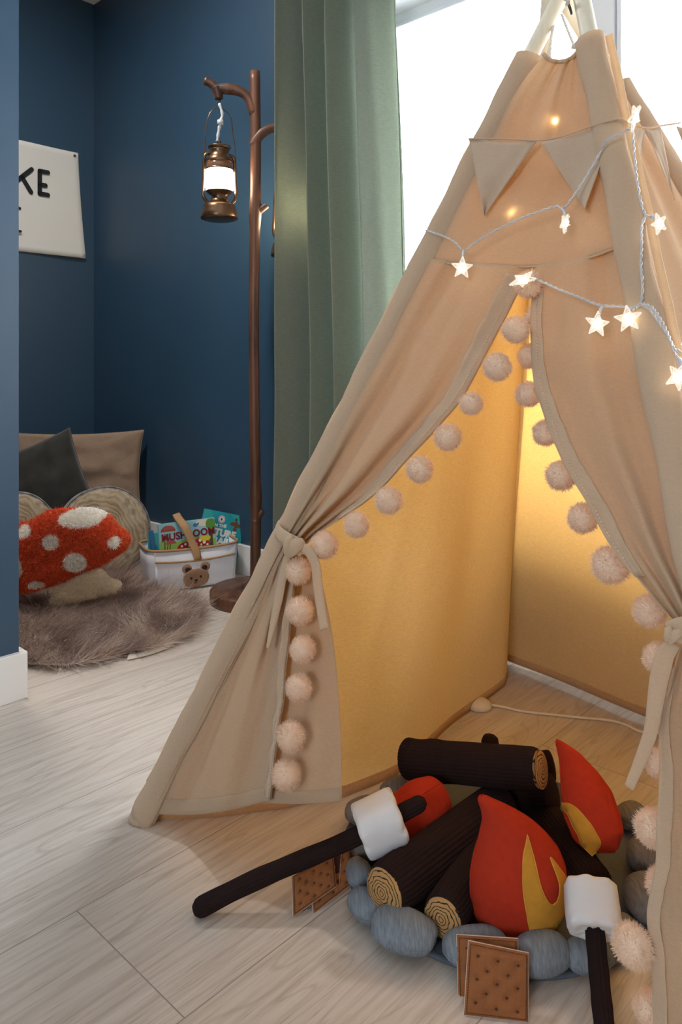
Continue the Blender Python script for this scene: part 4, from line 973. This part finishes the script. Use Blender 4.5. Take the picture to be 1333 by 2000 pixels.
# ------------------------------------------------------------------ sheepskin rug
def rug():
    out = [(-60, 1306), (60, 1306), (130, 1308), (190, 1300), (250, 1284), (305, 1272), (340, 1258), (370, 1243), (386, 1224), (392, 1205), (386, 1188), (365, 1178), (330, 1170), (292, 1158), (262, 1130), (240, 1100), (120, 1080), (-40, 1100), (-120, 1180)]
    W_ = [G(x, y, 0) for x, y in smoothpoly(out, 90)]; poly = [(p.x, p.y) for p in W_]; c = Vector((sum(p[0] for p in poly)/len(poly), sum(p[1] for p in poly)/len(poly), 0))
    R_ = empty('sheepskin_rug', c, 'shaggy taupe sheepskin rug on the floor at the mouth of the nook', 'rug')
    shr = [(c.x+(x-c.x)*.975, c.y+(y-c.y)*.975) for x, y in poly]
    V_, F_ = decal(shr, lambda x, y: Vector((x, y, .0095+.0030*nz((x*6, y*6, 0)))), .03)
    mk('hide_backing', V_, F_, 'hide', R_, solid=.004)
    # curled bare edge where the backing shows
    a = [G(x, y, .010) for x, y in ((252, 1278), (285, 1268), (310, 1261), (334, 1256))]; b = [G(x, y, .004) for x, y in ((248, 1289), (284, 1281), (312, 1272), (338, 1262))]
    rows = [[tuple(p) for p in cr([tuple(q) for q in a], 16)], [tuple(Vector(p)+Vector((0, 0, .002))) for p in (cr([tuple(q) for q in a], 16)+cr([tuple(q) for q in b], 16))/2], [tuple(p) for p in cr([tuple(q) for q in b], 16)]]
    grid('curled_edge', rows, 'hide', R_, solid=.002)
    P_ = np.array(poly); lo, hi = P_.min(0), P_.max(0); n = 90000; pt = lo+(hi-lo)*rng.random((n, 2))
    ins = np.zeros(n, bool); j = len(P_)-1
    for i in range(len(P_)):
        xi, yi = P_[i]; xj, yj = P_[j]; cond = ((yi > pt[:, 1]) != (yj > pt[:, 1])) & (pt[:, 0] < (xj-xi)*(pt[:, 1]-yi)/(yj-yi+1e-12)+xi); ins ^= cond; j = i
    pt = pt[ins]; n = len(pt); th = np.array([4.0*nz((x*3.2, y*3.2, 0))+3.2*nz((x*9, y*9, 5)) for x, y in pt]); 
    out_ = pt-np.array([c.x, c.y]); out_ /= np.linalg.norm(out_, axis=1)[:, None]
    fl = np.stack([np.cos(th-.5), np.sin(th-.5)], 1)*1.5+out_*.8
    lean = np.concatenate([fl, np.zeros((n, 1))], 1); nr = np.tile([0, 0, 1.0], (n, 1)); p3 = np.concatenate([pt, np.full((n, 1), .012)], 1)
    tone = np.array([.5+.9*nz((x*14, y*14, 9))+.5*nz((x*40, y*40, 2)) for x, y in pt])
    FV, FF, FA = fibres(p3, nr, .054, .0020, .32, .28, 4, lean)
    FV[:, 2] = np.maximum(FV[:, 2], .004+.0035*rng.random(len(FV)))
    at = np.clip(np.repeat(tone, 10)*.75+FA*.25, 0, 1)
    me = fastmesh('fur_pile', FV-np.array(c), FF, ['fur'], attr=at); o = bpy.data.objects.new('fur_pile', me); COL.objects.link(o); o.parent = R_; o['kind'] = 'stuff'
rug()

# ------------------------------------------------------------------ cushions in the nook
def pillow(name, label, c, w, h, t, rotm, mat, seed, pinch=.10, wr=.006, cat='cushion', piping=False):
    N = 48; o = empty(name, c, label, cat, None, rotm.to_euler()); A = []; B_ = []
    def pt(u, v, s):
        x = w/2*u*(1-pinch*(1-v*v)); z = h/2*v*(1-pinch*(1-u*u)); d = t/2*(max(0, (1-u*u)*(1-v*v)))**.38
        e = max(abs(u), abs(v)); wrk = wr*nz((u*3+seed, v*3, s*2))+wr*.6*math.sin(math.atan2(v, u)*22+seed)*max(0, e-.75)*max(0, 1-e)*16
        return (x, -s*(d+wrk*(1-e**8)), z)
    for j in range(N+1):
        A.append([pt(-1+2*i/N, -1+2*j/N, 1) for i in range(N+1)]); B_.append([pt(-1+2*i/N, -1+2*j/N, -1) for i in range(N+1)])
    v = [p for r_ in A for p in r_]+[p for r_ in B_ for p in r_]; f = gridf(N+1, N+1)+[x[::-1] for x in gridf(N+1, N+1, base=(N+1)**2)]
    ob = mk('cover', v, f, mat, o, local=True)
    bm = bmesh.new(); bm.from_mesh(ob.data); bmesh.ops.remove_doubles(bm, verts=bm.verts, dist=.0004); bm.to_mesh(ob.data); bm.free()
    e = [(w/2*u*(1-pinch*(1-v_*v_)), 0, h/2*v_*(1-pinch*(1-u*u))) for u, v_ in [(-1+2*i/30, -1) for i in range(30)]+[(1, -1+2*i/30) for i in range(30)]+[(1-2*i/30, 1) for i in range(30)]+[(-1, 1-2*i/30) for i in range(31)]]
    MB().tube(e, .0016, 5, caps=False).obj('edge_seam', mat, o, local=True)
    return o
E_ = lambda x, y, z: Euler((x, y, z)).to_matrix().to_4x4()
pillow('linen_cushion', 'large brown linen cushion leaning in the corner at the back of the nook', P(152, 930, 3.36), .58, .40, .13, E_(-.16, -.02, .04), 'linen', 1, .07, .022)
pillow('velvet_cushion', 'dark olive velvet cushion standing on its corner in front of the linen one', P(78, 958, 3.19), .41, .41, .12, E_(-.22, -.40, .10), 'velvet', 2, .07, .008)
def slice_c(c, r, t, rz, tilt, label, seed):
    m = Matrix.Rotation(rz, 4, 'Z') @ Matrix.Rotation(tilt, 4, 'Y'); o = empty('round_cushion', c, label, 'cushion', None, m.to_euler())
    N, K = 20, 72; v = []
    pr_ = cr([(-t/2-.012, 0.0), (-t/2-.012, .25), (-t/2-.008, .6), (-t/2, .88), (-t/2+.012, .985), (-t/4, 1.03), (0, 1.045), (t/4, 1.03), (t/2-.012, .985), (t/2, .88), (t/2+.008, .6), (t/2+.012, .25), (t/2+.012, 0.0)], 49)
    mi = []
    for i, (x, q_) in enumerate(pr_):
        for k in range(K):
            th = 2*PI*k/K; f_ = 1+.02*nz((x*9, math.cos(th)*2+seed, math.sin(th)*2)); v.append((x+.004*nz((q_*2, math.cos(th)+seed, math.sin(th))), r*abs(q_)*f_*math.cos(th), r*abs(q_)*f_*math.sin(th)))
    lo = [i for i in range(49) if abs(pr_[i][0]) >= t/2-.010]; 
    F_ = gridf(49, K, True); face = [1 if abs(pr_[i][0]) < t/2-.008 and pr_[i][1] > .9 else 0 for i in range(48) for k in range(K)]
    cut = [f for f, q_ in zip(F_, face) if q_ == 0]; rimf = [f for f, q_ in zip(F_, face) if q_]
    mk('printed_face', v, cut, 'slice', o, local=True); mk('bark_side', v, rimf, 'bark', o, local=True)
    for s in (-1, 1): MB().tube([(s*(t/2-.008), r*1.0*math.cos(a), r*1.0*math.sin(a)) for a in np.linspace(0, 2*PI, 70)], .0018, 5, caps=False).obj('edge_seam', 'bark', o, local=True)
# local +x is the face normal
slice_c(P(203, 1040, 2.98), .176, .09, -1.12, -.28, 'round cushion printed like a cut tree trunk, leaning beside the basket', 1)
slice_c(P(28, 1040, 2.90), .150, .09, -1.1, -.22, 'round tree trunk print cushion half hidden by the near blue wall', 3)
# mushroom cushion
def mushroom():
    c = P(128, 1085, 2.50); kk = 2.50/F; ang = -.12
    o = empty('mushroom_cushion', P(160, 1165, 2.5), 'tufted red mushroom shaped cushion with white spots and cream stem', 'cushion')
    def place(x, y, d): # picture-plane offsets on a plate turned a little
        return Vector((c.x+x*kk*1.0, c.y-d+x*kk*.15, c.z-y*kk+.0))
    def body(outline, thick, name, mats, spots, n=90, z0=0, flen=.0062):
        poly = smoothpoly(outline, n); A = np.array(poly); V_, F_ = decal(poly, lambda x, y: Vector((x, y, 0)), 3.0)
        P2 = np.array([(p.x, p.y) for p in V_]); seg0 = A; seg1 = np.roll(A, -1, 0)
        D = np.full(len(P2), 1e9)
        for a, b in zip(seg0, seg1):
            ab = b-a; t_ = np.clip(((P2-a)@ab)/(ab@ab+1e-9), 0, 1); D = np.minimum(D, np.linalg.norm(P2-(a+t_[:, None]*ab), axis=1))
        T_ = thick*np.clip(1-(1-np.clip(D/(thick/kk*.9), 0, 1))**2, 0, 1)**.5
        front = []; back = []
        for (x, y), t_ in zip(P2, T_):
            b_ = (.003*nz((x*.22, y*.22, 3))+.005*nz((x*.06, y*.06, 7)))*min(1, t_/.02)
            front.append(place(x, y, z0+t_+b_)); back.append(place(x, y, z0-t_))
        nvv = len(front); tri = [f for f in F_]; 
        def sp(x, y):
            for (sx, sy, ra, rb) in spots:
                if ((x-sx)/ra)**2+((y-sy)/rb)**2 < 1: return 1
            return 0
        mi = [sp(*(P2[list(f)].mean(0))) for f in tri]
        me = mk(name, front+back, [f for f in tri]+[tuple(nvv+i for i in f)[::-1] for f in tri], mats, o, midx=mi+mi)
        bm = bmesh.new(); bm.from_mesh(me.data); bmesh.ops.remove_doubles(bm, verts=bm.verts, dist=.0005); bmesh.ops.recalc_face_normals(bm, faces=bm.faces); bm.to_mesh(me.data); bm.free()
        # tufts
        ctr_ = []; nn = []; ms = []; FRN = np.array([tuple(p) for p in front]); 
        for rep in range(7):
            for f in tri:
                w = rng.random(3); w /= w.sum(); idx = list(f)[:3]; p = FRN[idx].T@w; q = P2[idx].T@w
                a_, b_, c_ = FRN[idx]; nv_ = np.cross(b_-a_, c_-a_); l = np.linalg.norm(nv_)
                if l < 1e-12: continue
                nv_ = nv_/l; nv_ = nv_ if nv_[1] < 0 else -nv_; ctr_.append(p); nn.append(nv_); ms.append(sp(*q))
        ctr_ = np.array(ctr_); nn = np.array(nn); FV, FF, FA = fibres(ctr_, nn, flen, .0022, .5, .5, 2)
        mo = fastmesh(name+'_pile', FV-np.array(wmat(o).translation), FF, mats, midx=np.tile(ms, 2)); q = bpy.data.objects.new('tufted_pile', mo); COL.objects.link(q); q.parent = me; q['kind'] = 'stuff'
        Mi = wmat(me).inverted(); q.matrix_basis = Mi @ wmat(o)
        return me
    X, Y = 128, 1085
    cap = [(x-X, y-Y) for x, y in ((-22, 1062), (0, 1030), (34, 1020), (60, 1016), (85, 1004), (105, 994), (150, 991), (185, 995), (212, 1010), (228, 1030), (243, 1042), (250, 1058), (243, 1076), (225, 1088), (205, 1100), (185, 1112), (160, 1124), (135, 1138), (100, 1142), (75, 1150), (45, 1150), (10, 1148), (-15, 1120))]
    spots = [(x-X, y-Y, a, b) for x, y, a, b in ((167, 1008, 40, 17), (116, 1049, 16, 15), (66, 1030, 14, 11), (159, 1089, 21, 19), (228, 1055, 10, 11), (44, 1097, 21, 28), (88, 1130, 14, 9), (0, 1050, 14, 16))]
    body(cap, .072, 'cap', ['mred', 'mwhite'], spots)
    stem = [(x-X, y-Y) for x, y in ((150, 1120), (188, 1108), (203, 1116), (212, 1128), (232, 1136), (236, 1148), (218, 1156), (190, 1164), (160, 1168), (125, 1174), (106, 1170), (112, 1156), (106, 1144), (120, 1132))]
    body(stem, .042, 'stem', ['mcream'], [], 60, .02)
mushroom()

# ------------------------------------------------------------------ fabric basket with books
BA = math.radians(27); BC = Vector((-.580, 2.865, 0)); BM = Matrix.Translation(BC) @ Matrix.Rotation(BA, 4, 'Z')
def basket():
    o = empty('storage_basket', BC, 'white canvas storage basket with tan trim and bear face patch', 'basket', None, (0, 0, BA)); W, D, H = .350, .185, .152
    def ringp(z, k=1.0, n=80, bul=0):
        r = []
        for i in range(n):
            th = 2*PI*i/n+PI/4; c_, s_ = math.cos(th), math.sin(th); p = 7.0; q = (abs(c_)**p+abs(s_)**p)**(-1/p); x = c_*q*W/2*k; y = s_*q*D/2*k
            if y < 0: y -= bul*(1-(x/(W/2))**2)
            r.append((x, y, z-.007*(1-(x/(W/2))**2)*(z > .08)*(y < 0)))
        return r
    rows = [ringp(0, .90), ringp(.002, .925), ringp(.02, .94, bul=.010), ringp(.06, .96, bul=.014), ringp(.10, .98, bul=.008), ringp(H, 1.0)]; inner = [ringp(H, .975), ringp(.10, .955), ringp(.01, .90)]
    R_ = rows+inner; v = [p for r_ in R_ for p in r_]; n = 80; mk('canvas_body', v, gridf(len(R_), n, True)+[tuple(range(n))[::-1], tuple((len(R_)-1)*n+k for k in range(n))], 'bwhite', o, local=True)
    rim = ringp(H, .99); MB().tube(rim+[rim[0], rim[1]], .0048, 10, caps=False).obj('rim_binding', 'tan', o, local=True)
    fy = lambda x, z: -(D/2*(.955+.045*z/H))-.0130*(1-(x/(W/2))**2)*(1-abs(z-.06)/.12)-.003
    # front pocket
    V_, F_ = decal([(-.148, .006), (.148, .006), (.150, .110), (.05, .104), (-.05, .104), (-.150, .110)], lambda x, z: (x, fy(x, z)-.0015, z), .012); mk('front_pocket', V_, F_, 'bwhite', o, local=True, solid=.002)
    pk = [(x, fy(x, .106)-.003, .104+.008*(x/.15)**2) for x in np.linspace(-.150, .150, 40)]; MB().tube(pk, .0036, 8).obj('pocket_binding', 'tan', o, local=True)
    for x in (-.151, .151): MB().tube([(x, fy(x, z)-.001, z) for z in np.linspace(.006, H-.006, 12)], .0012, 6).obj('corner_seam', 'bwhite', o, local=True)
    # handle: webbing loop leaning left
    hp = [(.004, fy(0, .10)-.006, .108), (.000, fy(0, .13)-.006, .135), (-.012, -D/2-.004, .165), (-.036, -D/2+.012, .225), (-.050, -.045, .252), (-.050, -.005, .262), (-.035, .04, .245), (-.015, D/2-.01, .200), (-.004, D/2+.002, .150), (0, D/2+.002, .125)]
    q_ = cr(hp, 50); rows = []
    for i in range(50):
        p = Vector(q_[i]); rows.append([p+Vector((s*.0135, 0, s*.0035*(1 if 0 < i < 40 else 0))) for s in (-1, -.4, .4, 1)])
    grid('carry_handle', rows, 'tan', o, local=True, solid=.003)
    # bear patch
    bx, bz = -.004, .042
    def pc(poly, m, off, name, st=.006, sol=.0016): V_, F_ = decal(poly, lambda x, z: (x, fy(x, z)-off, z), st); return mk(name, V_, F_, m, o, local=True, solid=sol)
    ell = lambda cx, cz, rx, rz, n=28: [(cx+rx*math.cos(2*PI*i/n), cz+rz*math.sin(2*PI*i/n)) for i in range(n)]
    pc(ell(bx-.033, bz+.036, .018, .016), 'bear', .004, 'bear_ear'); pc(ell(bx+.036, bz+.038, .018, .016), 'bear', .004, 'bear_ear')
    pc(ell(bx-.030, bz+.033, .010, .0085), 'beardk', .0062, 'ear_lining'); pc(ell(bx+.033, bz+.035, .010, .0085), 'beardk', .0062, 'ear_lining')
    pc(smoothpoly([(bx-.046, bz-.004), (bx-.042, bz+.016), (bx-.022, bz+.031), (bx, bz+.034), (bx+.022, bz+.032), (bx+.044, bz+.017), (bx+.049, bz-.004), (bx+.040, bz-.022), (bx+.018, bz-.032), (bx-.014, bz-.033), (bx-.038, bz-.024)], 50), 'bear', .0075, 'bear_face', .006, .003)
    for (cx_, cz_, rx, rz) in ((bx-.018, bz+.001, .0040, .0045), (bx+.018, bz+.004, .0040, .0045), (bx, bz-.008, .006, .004)): pc(ell(cx_, cz_, rx, rz, 16), 'beardk', .0098, 'bear_eye' if rz > .0041 else 'bear_nose', .003, .0012)
    MB().tube([(bx, fy(bx, bz-.012)-.0105, bz-.010), (bx, fy(bx, bz-.016)-.0105, bz-.016)], .0010, 5).tube(cr([(bx-.008, fy(bx, .03)-.011, bz-.016), (bx-.004, fy(bx, .03)-.011, bz-.019), (bx, fy(bx, .03)-.011, bz-.016), (bx+.004, fy(bx, .03)-.011, bz-.019), (bx+.008, fy(bx, .03)-.011, bz-.016)], 16), .0009, 5).obj('bear_mouth', 'beardk', o, local=True)
basket()
def textmesh(s, size, bold=.0):
    c = bpy.data.curves.new('t', 'FONT'); c.body = s; c.size = size; c.offset = bold; c.align_x = 'CENTER'; c.align_y = 'CENTER'; c.resolution_u = 3
    o = bpy.data.objects.new('t', c); COL.objects.link(o); dg = bpy.context.evaluated_depsgraph_get(); dg.update(); me = bpy.data.meshes.new_from_object(o.evaluated_get(dg)); v = [tuple(q.co) for q in me.vertices]; f = [tuple(p.vertices) for p in me.polygons]
    bpy.data.objects.remove(o); bpy.data.curves.remove(c); bpy.data.meshes.remove(me); return v, f
def book(label, loc, w, h, t, tilt, pitch, cover, arts=(), texts=(), name='picture_book', yaw=0, rnd=.006):
    m = BM @ Matrix.Translation(loc) @ Matrix.Rotation(yaw, 4, 'Z') @ Matrix.Rotation(pitch, 4, 'X') @ Matrix.Rotation(tilt, 4, 'Y')
    o = empty(name, m.translation, label, 'book', None, m.to_euler())
    def plate(y0, y1, nm, mt, x0=-w/2, x1=w/2, z0=0, z1=h, b=.0008): MB().box((x0, y0, z0), (x1, y1, z1)).obj(nm, mt, o, local=True, smooth=False, bevel=b)
    plate(-t/2, -t/2+.002, 'cover', cover); plate(t/2-.002, t/2, 'back_cover', cover); plate(-t/2+.002, t/2-.002, 'page_block', 'page', -w/2+.002, w/2-.003, .003, h-.003); plate(-t/2, t/2, 'spine', cover, -w/2-.0015, -w/2+.0008)
    mats = []; mb = MB(); lay = 0
    for (m_, poly) in arts:
        if m_ not in mats: mats.append(m_)
        lay += 1; y = -t/2-.0002-.00004*lay; poly = [(max(-w/2+.001, min(w/2-.001, x)), max(.001, min(h-.001, z))) for x, z in poly]
        r_ = delaunay_2d_cdt([Vector(p) for p in poly], [(i, (i+1) % len(poly)) for i in range(len(poly))], [], 1, 1e-6); mb.add([(p.x, y, p.y) for p in r_[0]], [tuple(f) for f in r_[2]], mats.index(m_))
    if arts: mb.obj('cover_art', mats, o, local=True, smooth=False)
    for (s, x, z, size, m_, b, rot) in texts:
        v, f = textmesh(s, size, b); ca, sa_ = math.cos(rot), math.sin(rot)
        mk('title', [(x+p[0]*ca-p[1]*sa_, -t/2-.0016, z+p[0]*sa_+p[1]*ca) for p in v], f, m_, o, local=True, smooth=False)
    return o
el = lambda cx, cz, rx, rz, n=24, a0=0, a1=2*PI: [(cx+rx*math.cos(a0+(a1-a0)*i/(n if a1-a0 > 6 else n-1)), cz+rz*math.sin(a0+(a1-a0)*i/(n if a1-a0 > 6 else n-1))) for i in range(n)]
# mushroom picture book
w, h = .214, .226
T_ = h
arts = [('sky', [(-w/2, 0), (w/2, 0), (w/2, h), (-w/2, h)]), ('leaf2', [(-w/2, 0), (w/2, 0), (w/2, .15), (.03, .165), (-.04, .155), (-w/2, .165)]), ('leaf', [(-w/2, 0), (w/2, 0), (w/2, .12), (.0, .135), (-w/2, .12)]),
    ('cream_ink', el(.070, .215, .036, .016)), ('trunk', [(.075, .09), (.098, .09), (.094, .15), (.100, .20), (.078, .20), (.082, .15)]), ('leaf', el(.090, .205, .020, .022)),
    ('trunk', [(-.094, .10), (-.090, .10), (-.084, .19), (-.088, .19)]), ('trunk', [(-.088, .11), (-.085, .11), (-.068, .18), (-.071, .18)]), ('capbr', el(-.074, .196, .028, .022, 20, 0, PI)), ('capred', el(-.070, .203, .020, .014, 20, 0, PI)),
    ('trunk', [(-.078, .11), (-.075, .11), (-.066, .15), (-.070, .15)]), ('capred', el(-.066, .150, .020, .014, 20, 0, PI)),
    ('red_ink', el(-.012, .128, .032, .022, 20, 0, PI)), ('cream_ink', [(-.018, .105), (-.006, .105), (-.008, .128), (-.016, .128)]), ('red_ink', el(.046, .128, .036, .030, 20, 0, PI)), ('cream_ink', [(.038, .105), (.054, .105), (.052, .128), (.040, .128)]),
    ('pink_ink', el(-.052, .100, .026, .014, 20, 0, PI)), ('yel_ink', el(.064, .155, .022, .011)), ('leaf', el(.074, .118, .018, .009)), ('leaf2', el(-.03, .104, .02, .008)),
    ('blue', [(.020, .205), (.030, .200), (.042, .208), (.046, .216), (.034, .212), (.026, .216)])]
for x, z, r_ in ((-.026, .136, .004), (-.012, .142, .005), (.002, .135, .004), (.028, .138, .005), (.044, .149, .006), (.060, .140, .006), (.072, .131, .004), (.048, .133, .004)): arts.append(('white_ink', el(x, z, r_, r_, 12)))
book('picture book about mushrooms with sky blue cover standing in the front of the basket', (-.008, -.052, .012), w, h, .020, -.03, -.14, 'sky', arts, [('MUSHROOM', .002, .176, .036, 'maroon', .0012, .02)])
w2, h2 = .172, .238
arts2 = [('teal', [(-w2/2, 0), (w2/2, 0), (w2/2, h2), (-w2/2, h2)]), ('teal2', [(-w2/2, .13), (-.03, .17), (-.06, h2), (-w2/2, h2)]), ('teal2', [(.02, h2), (w2/2, .17), (w2/2, h2)]), ('white_ink', el(-.012, .210, .0145, .0145)), ('pink_ink', el(-.012, .210, .0125, .0125)), ('white_ink', el(-.012, .210, .0105, .0105)), ('navy_ink', el(-.012, .210, .0035, .0055)),
    ('brown_ink', el(.052, .198, .008, .014)), ('brown_ink', el(.038, .200, .012, .008)), ('brown_ink', el(.067, .196, .013, .008)), ('brown_ink', el(.048, .218, .006, .007)), ('brown_ink', el(.050, .180, .008, .008)),
    ('orange_ink', [(.056, .095), (.066, .095), (.074, .140), (.068, .152), (.062, .142)]), ('white_ink', [(.064, .143), (.072, .141), (.069, .153)]), ('navy_ink', el(.018, .098, .022, .020, 16, 0, PI)), ('white_ink', [(.004, .110), (.030, .110), (.018, .135)]), ('leaf', el(-.02, .095, .02, .012))]
book('teal nature trail book with brown owl leaning out of the right side of the basket', (.098, .020, .012), w2, h2, .014, .27, -.12, 'teal', arts2, [('JOIN THE', -.022, .184, .017, 'white_ink', .0008, .05), ('NATURE', -.012, .158, .036, 'white_ink', .0022, -.03), ('TRAIL', -.006, .126, .036, 'white_ink', .0022, -.03)])
book('plain teal book at the left end of the basket', (-.112, -.026, .012), .086, .190, .012, .0, -.08, 'teal2', [('teal', [(-.05, 0), (-.03, 0), (-.035, .196), (-.05, .196)])] + [('white_ink', el(.02+.006*math.sin(q_), .10+.010*q_, .0012, .0035, 8)) for q_ in range(9)] + [('navy_ink', el(.010, .184, .010, .003, 10))], [])
book('thin bright blue book edge between the plain teal book and the mushroom book', (-.128, -.046, .012), .014, .204, .012, -.10, -.10, 'blue', [], [])
# ------------------------------------------------------------------ camera, light
def setup():
    cam = bpy.data.cameras.new('camera'); co = bpy.data.objects.new('camera', cam); COL.objects.link(co)
    cam.sensor_fit = 'VERTICAL'; cam.sensor_height = 36; cam.lens = F/2000*36; cam.shift_y = -(1000-HY)/2000; cam.clip_start = .05
    co.location = CAM; co.rotation_euler = (PI/2, 0, 0); S.camera = co
    w = bpy.data.worlds.new('sky'); S.world = w; w.use_nodes = True; nt = w.node_tree; nt.nodes['Background'].inputs[0].default_value = (.90, .95, 1.0, 1); nt.nodes['Background'].inputs[1].default_value = 12.0
    def portal(c, sx, sy, rot, name):
        l = bpy.data.lights.new(name, 'AREA'); l.shape = 'RECTANGLE'; l.size = sx; l.size_y = sy; l.cycles.is_portal = True
        o = bpy.data.objects.new(name, l); COL.objects.link(o); o.location = c; o.rotation_euler = rot
    zc = (WZ0+WZ1)/2
    portal(UV(WB+.2, (W0+W1)/2, zc), W1-W0, WZ1-WZ0, (PI/2, 0, YAW+PI/2), 'window_portal')
    portal(UV(U0-.09, -.45, 1.45), 1.1, 1.1, (PI/2, 0, YAW-PI/2), 'fill_window_portal')  # sky fill through the added rear window
    def lamp_light(name, c, e, r, col):
        l = bpy.data.lights.new(name, 'POINT'); l.energy = e; l.shadow_soft_size = r; l.color = col; o = bpy.data.objects.new(name, l); COL.objects.link(o); o.location = c
    l = bpy.data.lights.new('downlight', 'AREA'); l.shape = 'DISK'; l.size = .25; l.energy = 24; l.color = (1, .95, .90); o = bpy.data.objects.new('downlight', l); COL.objects.link(o); o.location = UV(.85, 2.25, CEIL-.02)
    S.view_settings.view_transform = 'Standard'; S.view_settings.look = 'None'; S.view_settings.gamma = 1; S.view_settings.exposure = .32
    S.view_settings.use_curve_mapping = False
    S.cycles.max_bounces = 10; S.cycles.diffuse_bounces = 6; S.cycles.transmission_bounces = 6; S.cycles.transparent_max_bounces = 12; S.cycles.sample_clamp_indirect = 8
setup()
